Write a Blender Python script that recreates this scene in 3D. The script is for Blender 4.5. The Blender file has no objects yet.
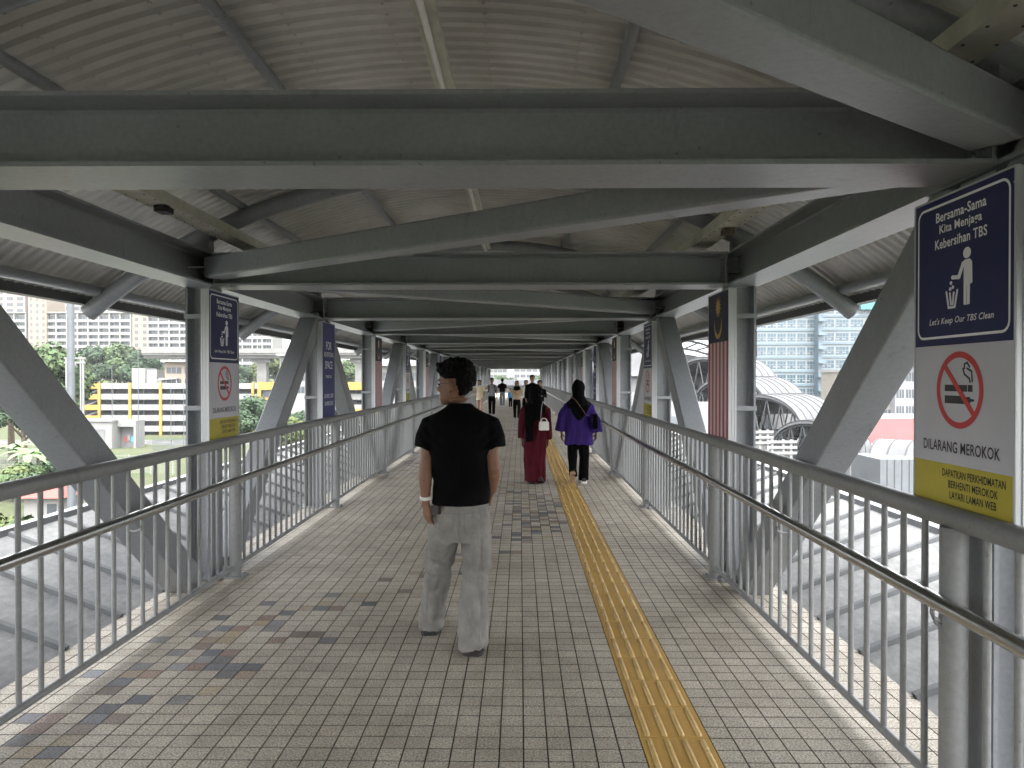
import bpy, bmesh, math, random
from math import sin, cos, pi, radians as rad, sqrt, floor as fl
from mathutils import Vector, Matrix, noise as mnoise
random.seed(7)
V = Vector
scene = bpy.context.scene
col = scene.collection

# ------------------------------------------------------------------ materials
def new_mat(name):
    m = bpy.data.materials.new(name); m.use_nodes = True
    nt = m.node_tree; b = nt.nodes['Principled BSDF']
    return m, nt, b

def mat(name, color, rough=.6, metal=0., var=0., scale=8., bump=0., bscale=60., color2=None, spec=.5, stretch=None, coat=0.):
    """plain procedural paint: base colour broken up by two noises, with optional bump"""
    m, nt, b = new_mat(name)
    b.inputs['Roughness'].default_value = rough
    b.inputs['Metallic'].default_value = metal
    b.inputs['Specular IOR Level'].default_value = spec
    b.inputs['Coat Weight'].default_value = coat
    tc = nt.nodes.new('ShaderNodeTexCoord')
    vec = tc.outputs['Object']
    if stretch:
        mp = nt.nodes.new('ShaderNodeMapping'); mp.inputs['Scale'].default_value = stretch
        nt.links.new(vec, mp.inputs['Vector']); vec = mp.outputs['Vector']
    c = (*color, 1)
    if var > 0 or color2:
        n = nt.nodes.new('ShaderNodeTexNoise'); n.inputs['Scale'].default_value = scale
        n.inputs['Detail'].default_value = 6; n.inputs['Roughness'].default_value = .65
        nt.links.new(vec, n.inputs['Vector'])
        r = nt.nodes.new('ShaderNodeValToRGB')
        r.color_ramp.elements[0].position = .32; r.color_ramp.elements[1].position = .7
        if color2:
            r.color_ramp.elements[0].color = (*color2, 1); r.color_ramp.elements[1].color = c
        else:
            r.color_ramp.elements[0].color = tuple(x*(1-var) for x in color)+(1,)
            r.color_ramp.elements[1].color = tuple(min(1, x*(1+var*.6)) for x in color)+(1,)
        nt.links.new(n.outputs['Fac'], r.inputs['Fac'])
        nt.links.new(r.outputs['Color'], b.inputs['Base Color'])
        mr = nt.nodes.new('ShaderNodeMapRange')
        mr.inputs['To Min'].default_value = max(.05, rough-.12); mr.inputs['To Max'].default_value = min(1, rough+.12)
        nt.links.new(n.outputs['Fac'], mr.inputs['Value']); nt.links.new(mr.outputs['Result'], b.inputs['Roughness'])
    else:
        b.inputs['Base Color'].default_value = c
    if bump > 0:
        n2 = nt.nodes.new('ShaderNodeTexNoise'); n2.inputs['Scale'].default_value = bscale; n2.inputs['Detail'].default_value = 4
        nt.links.new(vec, n2.inputs['Vector'])
        bp = nt.nodes.new('ShaderNodeBump'); bp.inputs['Strength'].default_value = bump; bp.inputs['Distance'].default_value = .01
        nt.links.new(n2.outputs['Fac'], bp.inputs['Height']); nt.links.new(bp.outputs['Normal'], b.inputs['Normal'])
    return m

def steel_mat(name, base, dark, rough=.5):
    """grey painted steel: broad mottling, fine chalky speckle, a few dirty runs and rust flecks"""
    m, nt, b = new_mat(name)
    tc = nt.nodes.new('ShaderNodeTexCoord'); geo = nt.nodes.new('ShaderNodeNewGeometry')
    def nz(scale, det, vec):
        n = nt.nodes.new('ShaderNodeTexNoise'); n.inputs['Scale'].default_value = scale; n.inputs['Detail'].default_value = det
        n.inputs['Roughness'].default_value = .7; nt.links.new(vec, n.inputs['Vector']); return n.outputs['Fac']
    def ramp(fac, p0, c0, p1, c1):
        r = nt.nodes.new('ShaderNodeValToRGB'); e = r.color_ramp.elements
        e[0].position = p0; e[0].color = c0; e[1].position = p1; e[1].color = c1
        nt.links.new(fac, r.inputs['Fac']); return r.outputs['Color']
    def mix(a, bb, fac, mode='MIX'):
        x = nt.nodes.new('ShaderNodeMix'); x.data_type = 'RGBA'; x.blend_type = mode
        nt.links.new(a, x.inputs[6]); nt.links.new(bb, x.inputs[7])
        if isinstance(fac, float): x.inputs[0].default_value = fac
        else: nt.links.new(fac, x.inputs[0])
        return x.outputs[2]
    P = geo.outputs['Position']
    big = ramp(nz(.9, 5, P), .25, (*dark, 1), .65, (*base, 1))
    fine = ramp(nz(45, 3, P), .35, (.91, .91, .91, 1), .62, (1.05, 1.05, 1.05, 1))
    c = mix(big, fine, 1.0, 'MULTIPLY')
    mp = nt.nodes.new('ShaderNodeMapping'); mp.inputs['Scale'].default_value = (9, 9, .9); nt.links.new(P, mp.inputs['Vector'])
    runs = ramp(nz(1., 4, mp.outputs['Vector']), .62, (0, 0, 0, 1), .74, (1, 1, 1, 1))
    rgb = nt.nodes.new('ShaderNodeRGB'); rgb.outputs[0].default_value = (dark[0]*.45, dark[1]*.43, dark[2]*.4, 1)
    f = nt.nodes.new('ShaderNodeMath'); f.operation = 'MULTIPLY'; f.inputs[1].default_value = .55; nt.links.new(runs, f.inputs[0])
    c = mix(c, rgb.outputs[0], f.outputs[0])
    spots = ramp(nz(23, 2, P), .70, (0, 0, 0, 1), .74, (1, 1, 1, 1))
    rgb2 = nt.nodes.new('ShaderNodeRGB'); rgb2.outputs[0].default_value = (.09, .06, .045, 1)
    f2 = nt.nodes.new('ShaderNodeMath'); f2.operation = 'MULTIPLY'; f2.inputs[1].default_value = .5; nt.links.new(spots, f2.inputs[0])
    c = mix(c, rgb2.outputs[0], f2.outputs[0])
    nt.links.new(c, b.inputs['Base Color'])
    b.inputs['Roughness'].default_value = rough
    bp = nt.nodes.new('ShaderNodeBump'); bp.inputs['Strength'].default_value = .05; bp.inputs['Distance'].default_value = .003
    nt.links.new(nz(70, 3, P), bp.inputs['Height']); nt.links.new(bp.outputs['Normal'], b.inputs['Normal'])
    return m

# ------------------------------------------------------------------ mesh builder
class MB:
    def __init__(s): s.v = []; s.f = []; s.m = []
    def add(s, vs, fs, mi=0):
        o = len(s.v); s.v += [tuple(x) for x in vs]
        s.f += [tuple(i+o for i in f) for f in fs]; s.m += [mi]*len(fs); return s
    def box(s, c, d, R=None, mi=0):
        hx, hy, hz = d[0]/2, d[1]/2, d[2]/2; c = V(c)
        vs = [V((x, y, z)) for x in (-hx, hx) for y in (-hy, hy) for z in (-hz, hz)]
        if R is not None: vs = [R @ v for v in vs]
        return s.add([v+c for v in vs], [(0,1,3,2),(4,6,7,5),(0,4,5,1),(2,3,7,6),(0,2,6,4),(1,5,7,3)], mi)
    def bb(s, x0, x1, y0, y1, z0, z1, mi=0):
        return s.box(((x0+x1)/2, (y0+y1)/2, (z0+z1)/2), (abs(x1-x0), abs(y1-y0), abs(z1-z0)), None, mi)
    def sweep(s, prof, p0, p1, up=(0, 0, 1), mi=0, caps=True):
        """profile (a,b): a along side = d x up, b along up'"""
        p0, p1, up = V(p0), V(p1), V(up); d = (p1-p0).normalized()
        sd = d.cross(up).normalized(); u = sd.cross(d).normalized(); n = len(prof)
        vs = [p+sd*a+u*b for p in (p0, p1) for a, b in prof]
        fs = [(i, (i+1) % n, n+(i+1) % n, n+i) for i in range(n)]
        if caps: fs += [tuple(range(n))[::-1], tuple(range(n, 2*n))]
        return s.add(vs, fs, mi)
    def rings(s, rs, mi=0, caps=True, closed=False):
        n = len(rs[0]); vs = [p for r in rs for p in r]; fs = []
        k = len(rs)
        for j in range(k if closed else k-1):
            a, b = j*n, ((j+1) % k)*n
            fs += [(a+i, a+(i+1) % n, b+(i+1) % n, b+i) for i in range(n)]
        if caps and not closed: fs += [tuple(range(n))[::-1], tuple(range((k-1)*n, k*n))]
        return s.add(vs, fs, mi)
    def tube(s, pts, rr, n=12, up=(0, 0, 1), flat=1., mi=0, caps=True, closed=False):
        pts = [V(p) for p in pts]; k = len(pts)
        if not hasattr(rr, '__len__'): rr = [rr]*k
        rs = []; up = V(up)
        for i, p in enumerate(pts):
            if closed: d = pts[(i+1) % k]-pts[i-1]
            else: d = pts[min(i+1, k-1)]-pts[max(i-1, 0)]
            d.normalize(); u0 = up if abs(d.dot(up)) < .97 else V((0, 1, 0)) if abs(d.y) < .9 else V((1, 0, 0))
            sd = d.cross(u0).normalized(); u = sd.cross(d)
            r = rr[i]; ra, rb = (r if hasattr(r, '__len__') else (r, r*flat))
            rs.append([p+sd*ra*cos(2*pi*j/n)+u*rb*sin(2*pi*j/n) for j in range(n)])
        return s.rings(rs, mi, caps, closed)
    def ell(s, c, r, n=12, m=8, R=None, mi=0):
        c = V(c); rs = []
        for j in range(1, m):
            t = pi*j/m-pi/2
            ring = [V((r[0]*cos(t)*cos(2*pi*i/n), r[1]*cos(t)*sin(2*pi*i/n), r[2]*sin(t))) for i in range(n)]
            rs.append([(R @ p if R is not None else p)+c for p in ring])
        return s.rings(rs, mi)
    def loft(s, lv, n=24, mi=0, pw=2.0, caps=True):
        """horizontal rings: (cx,cy,z,rx,ry)"""
        rs = []
        for cx, cy, z, rx, ry in lv:
            ring = []
            for i in range(n):
                a = 2*pi*i/n; ca, sa = cos(a), sin(a)
                ring.append(V((cx+rx*math.copysign(abs(ca)**(2/pw), ca), cy+ry*math.copysign(abs(sa)**(2/pw), sa), z)))
            rs.append(ring)
        return s.rings(rs, mi, caps)
    def mesh(s, name, mats, smooth=None):
        me = bpy.data.meshes.new(name); me.from_pydata(s.v, [], s.f)
        for m in (mats if isinstance(mats, (list, tuple)) else [mats]): me.materials.append(m)
        me.polygons.foreach_set('material_index', s.m)
        bm = bmesh.new(); bm.from_mesh(me); bmesh.ops.recalc_face_normals(bm, faces=bm.faces); bm.to_mesh(me); bm.free()
        if smooth is not None:
            me.polygons.foreach_set('use_smooth', [True]*len(me.polygons))
            if smooth < 179: me.set_sharp_from_angle(angle=rad(smooth))
        me.update(); return me
    def build(s, name, mats, parent=None, smooth=None, loc=None):
        return link(name, s.mesh(name, mats, smooth), parent, loc)

def link(name, me, parent=None, loc=None, rz=0):
    o = bpy.data.objects.new(name, me); col.objects.link(o)
    if parent is not None: o.parent = parent
    if loc is not None: o.location = loc
    if rz: o.rotation_euler.z = rz
    return o

def thing(name, label, cat, loc=(0, 0, 0), rz=0, group=None):
    o = bpy.data.objects.new(name, None); col.objects.link(o); o.empty_display_size = .1
    o.location = loc; o.rotation_euler.z = rz
    return tag(o, label, cat, group)
def tag(o, label, cat, group=None, kind=None):
    if label: o['label'] = label
    if cat: o['category'] = cat
    if group: o['group'] = group
    if kind: o['kind'] = kind
    return o
def struct(o): o['kind'] = 'structure'; return o
def dup(o, parent=None):
    c = o.copy(); col.objects.link(c)
    if parent is not None: c.parent = parent
    for ch in list(o.children): dup(ch, c)
    return c

def fuse(mb, voxel, name, mats, parent=None, smooth=6, wr=None, pick=None, factor=.5):
    """melt overlapping closed shapes into one continuous skin, smooth it, then sculpt it with wr(co,no)"""
    me = mb.mesh('tmp', mats); o = link('tmp', me)
    r = o.modifiers.new('r', 'REMESH'); r.mode = 'VOXEL'; r.voxel_size = voxel; r.use_smooth_shade = True
    sm = o.modifiers.new('s', 'SMOOTH'); sm.factor = factor; sm.iterations = smooth
    dg = bpy.context.evaluated_depsgraph_get(); dg.update()
    m2 = bpy.data.meshes.new_from_object(o.evaluated_get(dg)); m2.name = name
    bpy.data.objects.remove(o); bpy.data.meshes.remove(me)
    if wr:
        out = [(v.co+wr(v.co, v.normal)) for v in m2.vertices]
        for v, c in zip(m2.vertices, out): v.co = c
    m2.materials.clear()
    for m in (mats if isinstance(mats, (list, tuple)) else [mats]): m2.materials.append(m)
    m2.polygons.foreach_set('use_smooth', [True]*len(m2.polygons))
    if pick:
        for p in m2.polygons: p.material_index = pick(p.center)
    m2.update()
    return link(name, m2, parent)

# H section profile (side, up): b width, h depth
def hprof(b, h, tf=.016, tw=.012, fr=.012):
    B, H, w = b/2, h/2, tw/2
    return [(-B, -H), (B, -H), (B, -H+tf), (w+fr, -H+tf), (w, -H+tf+fr), (w, H-tf-fr), (w+fr, H-tf), (B, H-tf), (B, H), (-B, H), (-B, H-tf), (-w-fr, H-tf), (-w, H-tf-fr), (-w, -H+tf+fr), (-w-fr, -H+tf), (-B, -H+tf)]
def rrect(b, h, r, n=4):
    out = []
    for cx, cy, a0 in ((b/2-r, h/2-r, 0), (-b/2+r, h/2-r, pi/2), (-b/2+r, -h/2+r, pi), (b/2-r, -h/2+r, 1.5*pi)):
        for i in range(n+1):
            a = a0+pi/2*i/n; out.append((cx+r*cos(a), cy+r*sin(a)))
    return out

ORD = ['zeroth', 'first', 'second', 'third', 'fourth', 'fifth', 'sixth', 'seventh', 'eighth', 'ninth', 'tenth', 'eleventh', 'twelfth', 'thirteenth', 'fourteenth', 'fifteenth', 'sixteenth', 'seventeenth', 'eighteenth', 'nineteenth', 'twentieth']

# ------------------------------------------------------------------ camera, light
EYE = 1.55; F = 730.; VX, VY = 520., 378.
cam_d = bpy.data.cameras.new('camera'); cam = bpy.data.objects.new('camera', cam_d); col.objects.link(cam)
cam_d.sensor_width = 36; cam_d.lens = F/1024*36; cam_d.clip_end = 3000; cam_d.clip_start = .05
cam.location = (0, 0, EYE)
cam.rotation_euler = (rad(90)-math.atan((384-VY)/F), 0, math.atan((VX-512)/F))
scene.camera = cam
def at(x, y, Y):
    """world point seen at photo pixel (x,y) at distance Y"""
    return V(((x-VX)*Y/F, Y, EYE-(y-VY)*Y/F))

w = bpy.data.worlds.new('World'); scene.world = w; w.use_nodes = True
nt = w.node_tree; bg = nt.nodes['Background']
sky = nt.nodes.new('ShaderNodeTexSky'); sky.sky_type = 'NISHITA'; sky.sun_disc = False
SUN_EL, SUN_AZ = 62, 172          # high veiled sun, to the right and a little behind the camera
sky.sun_elevation = rad(SUN_EL); sky.sun_rotation = rad(SUN_AZ); sky.dust_density = 4; sky.air_density = 1.2
hs = nt.nodes.new('ShaderNodeHueSaturation'); hs.inputs['Saturation'].default_value = .1   # cloud veil takes the blue out
nt.links.new(sky.outputs['Color'], hs.inputs['Color']); nt.links.new(hs.outputs['Color'], bg.inputs['Color'])
bg.inputs['Strength'].default_value = .15
sl = bpy.data.lights.new('sun', 'SUN'); sl.energy = .5; sl.angle = rad(30); sl.color = (1, .96, .9)
so = bpy.data.objects.new('sun', sl); col.objects.link(so)
az, el = rad(SUN_AZ), rad(SUN_EL)
sd = V((sin(az)*cos(el), cos(az)*cos(el), sin(el)))
so.rotation_euler = (-sd).to_track_quat('-Z', 'Y').to_euler()
so.location = (0, 0, 60)
vs = scene.view_settings; vs.view_transform = 'Standard'; vs.look = 'None'; vs.gamma = 1; vs.use_curve_mapping = False
vs.exposure = 3.15
scene.cycles.use_denoising = True
scene.cycles.max_bounces = 8; scene.cycles.diffuse_bounces = 5; scene.cycles.glossy_bounces = 3
scene.cycles.sample_clamp_indirect = 6
# ================================================================== the bridge
P = 3.1; Y0 = 2.56; K0, K1 = -3, 18
XL, XR = -2.46, 1.69              # truss planes
RL, RR = -2.22, 1.515             # railing planes
ZC = 2.25                         # underside of the chords
XC, RAD, ZA = -.4, 4.6, 3.23      # roof arch: centre, radius, apex (purlin line)
YA, YB = Y0+K0*P, Y0+K1*P
def arc_z(u, dz=0): return ZA-RAD+sqrt((RAD+dz)**2-u*u) if True else 0
M = {}
M['steel'] = steel_mat('grey painted steel', (.235, .246, .262), (.18, .188, .202), .38)
M['rail'] = steel_mat('pale grey rail paint', (.225, .229, .229), (.17, .174, .174), .4)
M['sheet'] = mat('weathered roof sheet', (.50, .485, .455), .6, 0, .25, 1.1, bump=.1, bscale=50)
M['stainless'] = mat('brushed stainless', (.55, .55, .54), .2, 1., .15, 30, stretch=(1, .05, 1))
M['tray'] = mat('cream galvanised tray', (.5, .49, .42), .55, 0, .25, 6)
M['conduit'] = mat('white conduit', (.75, .74, .7), .45, 0, .1, 9)
M['black'] = mat('black plastic', (.02, .02, .022), .5)
M['rusty'] = mat('rust stained clamp', (.12, .098, .072), .8, 0, .5, 14)
M['gutter'] = mat('dark gutter metal', (.05, .05, .05), .5, 0, .2)
M['alu'] = mat('satin aluminium', (.48, .49, .51), .4, .3, .1, 20, stretch=(1, 1, .05))

br = thing('covered_footbridge', 'grey steel truss footbridge with arched corrugated roof over a tiled walkway', 'footbridge')
def part(mesh_o, ks, skip_first=True):
    for i, k in enumerate(ks):
        o = mesh_o if i == 0 else dup(mesh_o, br)
        o.location = (mesh_o.location.x, Y0+k*P, 0)
ks = list(range(K0, K1+1))
for X in (XL, XR):
    mb = MB(); s = 1 if X < 0 else -1
    mb.sweep(hprof(.2, .2), (X, 0, .02), (X, 0, ZC-.003), (1, 0, 0))           # flanges face the walkway
    mb.bb(X-.16, X+.16, -.14, .14, .004, .02)                                  # base plate
    for zz in (1.32, 2.02):                                                     # sign straps round the post
        mb.bb(X-.106, X+.106, -.108, -.1025, zz-.018, zz+.018)
    part(mb.build('post', M['steel'], br), ks)
    mb = MB(); mb.sweep(hprof(.25, .25), (X, YA, ZC+.125), (X, YB, ZC+.125))
    for k in ks:
        for sx in (-1, 1): mb.bb(X+sx*.012, X+sx*.118, Y0+k*P-.008, Y0+k*P+.008, ZC+.02, ZC+.23)
    mb.build('chord', M['steel'], br)
    # Warren diagonals: feet at odd posts, heads at even posts
    for a in (0, 1):
        mb = MB()
        if a == 0: p0, p1 = (X, .16, ZC-.003), (X, P-.3, .02)
        else: p0, p1 = (X, .3, .02), (X, P-.16, ZC-.003)
        d = (V(p1)-V(p0)).normalized()
        prof = rrect(.2, .2, .012, 3)
        side = d.cross(V((1, 0, 0))).normalized()
        # cut square to the floor: extend the sweep, the end hides in the chord web gap
        mb.sweep(prof, V(p0), V(p1), (1, 0, 0))
        part(mb.build('truss_brace', M['steel'], br), [k for k in ks[:-1] if (k % 2 == 0) == (a == 0)])
# cross beams between the chords
mb = MB(); mb.sweep(hprof(.3, .25), (XL+.127, 0, ZC+.127), (XR-.127, 0, ZC+.127))
mb.bb(XL+.02, XL+.125, -.1, .1, ZC+.1, ZC+.115); mb.bb(XR-.125, XR-.02, -.1, .1, ZC+.1, ZC+.115)
for sx, xx in ((-1, XL+.127), (1, XR-.127)):                                    # bolted end plates
    mb.bb(xx-sx*.002, xx-sx*.016, -.145, .145, ZC+.004, ZC+.25)
    for yy in (-.1, -.05, .05, .1):
        for zz in (.055, .125, .195): mb.tube([(xx-sx*.016, yy, ZC+zz), (xx-sx*.03, yy, ZC+zz)], .013, 6)
part(mb.build('cross_beam', M['steel'], br), ks)
# zigzag plan bracing of hollow section, with a site weld at a third
for a in (0, 1):
    mb = MB(); zz = ZC+.12
    xs = (XL+.17, XR-.17)
    p0, p1 = V((xs[1] if a == 0 else xs[0], .2, zz)), V((xs[0] if a == 0 else xs[1], P-.2, zz))
    mb.sweep(rrect(.17, .15, .014, 3), p0, p1)
    q = p0+(p1-p0)*.22; d = (p1-p0).normalized()
    mb.sweep(rrect(.176, .156, .015, 3), q-d*.006, q+d*.006)
    for e, sg in ((p0, -1), (p1, 1)):                                          # gusset plates
        mb.box(e+d*sg*.05+V((0, 0, .0)), (.26, .22, .012))
    part(mb.build('plan_brace', M['steel'], br), [k for k in ks[:-1] if (k % 2 == 0) == (a == 0)])
# rafters: bent tubes
def arc_pts(u0, u1, dz, n, y=0): return [V((XC+u0+(u1-u0)*i/n, y, arc_z(u0+(u1-u0)*i/n)+dz)) for i in range(n+1)]
mb = MB(); mb.tube(arc_pts(-2.97, 2.97, -.09, 36), .065, 14, up=(0, 1, 0))
for X in (XL, XR):
    u = X-XC; mb.bb(X-.06, X+.06, -.05, .05, ZC+.252, arc_z(u)-.11)
part(mb.build('rafter', M['steel'], br, 40), ks)
# purlins and eave tubes
for u, r in ((-1.756, .03), (-.917, .03), (.917, .03), (1.756, .03), (-2.87, .04), (2.87, .04)):
    mb = MB(); z = arc_z(u)
    mb.tube([(XC+u, YA-.6, z), (XC+u, YB+.4, z)], r, 12)
    mb.build('eave_tube' if abs(u) > 2.5 else 'purlin', M['steel'], br, 40)
# roof sheet: trapezoidal ribs crossing the walk, crimped in facets round the arch
mb = MB(); ys = []; pitch = .1; y = YA-.7
while y < YB+.45:
    ys += [(y, 0), (y+.022, 0), (y+.034, .019), (y+.088, .019)]; y += pitch
ua = [-2.99+5.98*i/52 for i in range(53)]
nv = len(ys); vs_ = []
for u in ua:
    z = arc_z(u); nx, nz = u/RAD, sqrt(1-(u/RAD)**2)
    for (yy, h) in ys: vs_.append((XC+u+nx*(.05+h), yy, z+nz*(.05+h)))
fs_ = [(i*nv+j, i*nv+j+1, (i+1)*nv+j+1, (i+1)*nv+j) for i in range(len(ua)-1) for j in range(nv-1)]
mb.add(vs_, fs_); mb.build('roof_sheet', M['sheet'], br)
mb = MB()
for i in range(2, 52):
    if i % 4: continue
    u = ua[i]; z = arc_z(u); nx, nz = u/RAD, sqrt(1-(u/RAD)**2)
    y = YA-.7
    while y < YB+.4:                       # pressed crimp beads on the flat pans
        mb.box((XC+u+nx*.047, y+.011, z+nz*.047), (.014, .02, .008), Matrix.Rotation(math.asin(u/RAD), 3, 'Y')); y += pitch
mb.build('roof_crimp', M['sheet'], br)
# gutters outside the eaves
for s in (-1, 1):
    u = s*3.0; z = 2.155
    mb = MB(); x = XC+u
    mb.sweep([(a*-1 if s < 0 else a, b) for a, b in [(0, 0), (.09, 0), (.09, .07), (.082, .07), (.082, .008), (.008, .008), (.008, .07), (0, .07)]], (x-s*.01, YA-.7, z-.03), (x-s*.01, YB+.45, z-.03))
    mb.build('eave_gutter', M['gutter'], br)
# cable trays: one under the ridge with a white conduit, one beside each chord
mb = MB(); z = ZA-.14
mb.sweep([(-.05, 0), (.05, 0), (.05, .035), (.046, .035), (.046, .004), (-.046, .004), (-.046, .035), (-.05, .035)], (XC, YA, z), (XC, YB, z))
t = mb.build('cable_tray', M['tray'], br)
mb = MB(); mb.tube([(XC-.008, YA, z-.012), (XC-.008, YB, z-.012)], .016, 10); mb.build('conduit', M['conduit'], t, 40)
for X in (XL+.3, XR-.27):
    mb = MB(); z = ZC+.33
    mb.sweep([(-.075, 0), (.075, 0), (.075, .07), (.07, .07), (.07, .004), (-.07, .004), (-.07, .07), (-.075, .07)], (X, YA, z), (X, YB, z))
    for i in range(160):
        yy = .6+i*.12
        for q in (-.052, .052): mb.tube([(X+q, yy, z-.003), (X+q, yy, z-.0005)], .006, 6, mi=1)
    mb.build('cable_tray', [M['tray'], M['gutter']], br)
def junction(x, y, z, m, label):
    t = MB(); t.bb(-.036, .036, -.05, .05, 0, .035); t.bb(-.03, .03, -.015, .015, .035, .0415); t.bb(-.03, .03, -.056, -.05, .006, .029)
    for sy in (-.045, .045): t.tube([(-.04, sy*.7, .017), (-.035, sy*.7, .017)], .006, 8)
    o = t.build('junction_box', m, None, None, (x, y, z)); tag(o, label, 'junction box')
junction(-2.13, 4.35, ZC+.287, M['black'], 'small black box hung under the left cable tray near the first beams')
junction(1.41, 3.9, ZC+.287, M['rusty'], 'rust stained clamp box under the right cable tray, nearer one')
junction(1.43, 5.05, ZC+.287, M['rusty'], 'rust stained clamp box under the right cable tray, farther one by the second beam')

# splash awnings rising outward under each railing
m, nt, b = new_mat('stained awning sheet')
tc = nt.nodes.new('ShaderNodeTexCoord')
def _n(sc, det, st=None):
    n = nt.nodes.new('ShaderNodeTexNoise'); n.inputs['Scale'].default_value = sc; n.inputs['Detail'].default_value = det; n.inputs['Roughness'].default_value = .75
    if st:
        mp = nt.nodes.new('ShaderNodeMapping'); mp.inputs['Scale'].default_value = st; nt.links.new(tc.outputs['Object'], mp.inputs[0]); nt.links.new(mp.outputs[0], n.inputs['Vector'])
    else: nt.links.new(tc.outputs['Object'], n.inputs['Vector'])
    return n.outputs['Fac']
def _r(f, a, ca, b_, cb):
    r = nt.nodes.new('ShaderNodeValToRGB'); r.color_ramp.elements[0].position = a; r.color_ramp.elements[0].color = ca; r.color_ramp.elements[1].position = b_; r.color_ramp.elements[1].color = cb
    nt.links.new(f, r.inputs[0]); return r.outputs[0]
c1 = _r(_n(3.5, 8), .35, (.165, .169, .173, 1), .66, (.265, .267, .267, 1))
c2 = _r(_n(26, 5, (1, .35, 1)), .38, (.82, .82, .82, 1), .62, (1.06, 1.06, 1.06, 1))
x = nt.nodes.new('ShaderNodeMix'); x.data_type = 'RGBA'; x.blend_type = 'MULTIPLY'; x.inputs[0].default_value = 1
nt.links.new(c1, x.inputs[6]); nt.links.new(c2, x.inputs[7])
c3 = _r(_n(30, 2), .74, (0, 0, 0, 1), .77, (1, 1, 1, 1))
x2 = nt.nodes.new('ShaderNodeMix'); x2.data_type = 'RGBA'; nt.links.new(c3, x2.inputs[0]); nt.links.new(x.outputs[2], x2.inputs[6]); x2.inputs[7].default_value = (.62, .62, .6, 1)
nt.links.new(x2.outputs[2], b.inputs['Base Color']); b.inputs['Roughness'].default_value = .7; b.inputs['Specular IOR Level'].default_value = .2
M['awning'] = m
M['rib'] = mat('dark lap joint', (.1, .105, .11), .6, 0, .3)
for s, xe in ((-1, -2.587), (1, 1.917)):
    mb = MB(); xo = xe+s*1.13; z1 = .405; ym, yM = YA, YB
    mb.add([(xe, ym, -.01), (xe, yM, -.01), (xo, yM, z1), (xo, ym, z1), (xe, ym, -.03), (xe, yM, -.03), (xo, yM, z1-.02), (xo, ym, z1-.02)],
           [(0,1,2,3), (4,7,6,5), (0,3,7,4), (1,5,6,2), (0,4,5,1), (3,2,6,7)])
    y = 4.69-20*.57
    while y < yM:
        if y > ym: mb.sweep([(-.02, 0), (.02, 0), (.02, .03), (-.02, .03)], (xe+s*.002, y, -.008), (xo, y, z1+.002), (0, 0, 1), 1)
        y += .57
    a = mb.build('side_awning', [M['awning'], M['rib']], br)
    mb = MB(); mb.sweep([(-.04, -.07), (.04, -.07), (.04, .05), (-.04, .05)], (xo+s*.04, ym, z1+.0), (xo+s*.04, yM, z1+.0))
    mb.build('edge_rail', M['steel'], a)
    mb = MB(); mb.bb(xe-.02, xe+.02, ym, yM, -.35, -.03); mb.build('edge_beam', M['steel'], br)
mb = MB(); mb.bb(-2.5, 1.8, YA, YB, -.4, -.05); mb.build('deck', M['gutter'], br)
# trestle columns that carry the bridge down to the ground
for yy in (-4, 27, 55):
    mb = MB()
    for xx in (XL+.4, XR-.4): mb.tube([(xx, yy, -7.2), (xx, yy, -.41)], .3, 16)
    mb.bb(XL, XR, yy-.3, yy+.3, -.8, -.41); mb.build('pier', M['rail'], br, 40)

# ------------------------------------------------------------------ floor of 100 mm tiles
m, nt, b = new_mat('granite finish tile')
at_ = nt.nodes.new('ShaderNodeVertexColor'); at_.layer_name = 'tint'
tc = nt.nodes.new('ShaderNodeTexCoord')
sp = _r(_n(115, 4), .36, (.36, .35, .335, 1), .66, (1.68, 1.67, 1.63, 1))
bl = _r(_n(1.4, 8), .33, (.68, .665, .64, 1), .64, (1.1, 1.1, 1.1, 1))
xa = nt.nodes.new('ShaderNodeMix'); xa.data_type = 'RGBA'; xa.blend_type = 'MULTIPLY'; xa.inputs[0].default_value = 1
nt.links.new(at_.outputs['Color'], xa.inputs[6]); nt.links.new(sp, xa.inputs[7])
xb = nt.nodes.new('ShaderNodeMix'); xb.data_type = 'RGBA'; xb.blend_type = 'MULTIPLY'; xb.inputs[0].default_value = 1
nt.links.new(xa.outputs[2], xb.inputs[6]); nt.links.new(bl, xb.inputs[7])
nt.links.new(xb.outputs[2], b.inputs['Base Color']); b.inputs['Roughness'].default_value = .62
bp = nt.nodes.new('ShaderNodeBump'); bp.inputs['Strength'].default_value = .6; bp.inputs['Distance'].default_value = .003
nt.links.new(_n(120, 4), bp.inputs['Height']); nt.links.new(bp.outputs['Normal'], b.inputs['Normal'])
M['tile'] = m
M['grout'] = mat('dark grout', (.05, .046, .04), .9, 0, .3, 30)
rnd = random.Random(3)
vs_, fs_, tints = [], [], []
GX, GY = .015, 2.937
i0, i1 = fl((-2.57-GX)/.1)+1, fl((1.874-GX)/.1)
j0, j1 = fl((YA-GY)/.1)+1, fl((YB+17-GY)/.1)
dk = [(.085, .088, .1), (.1, .105, .12), (.13, .105, .092), (.17, .125, .108), (.2, .165, .13), (.23, .195, .14), (.12, .12, .125), (.15, .152, .16)]
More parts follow.
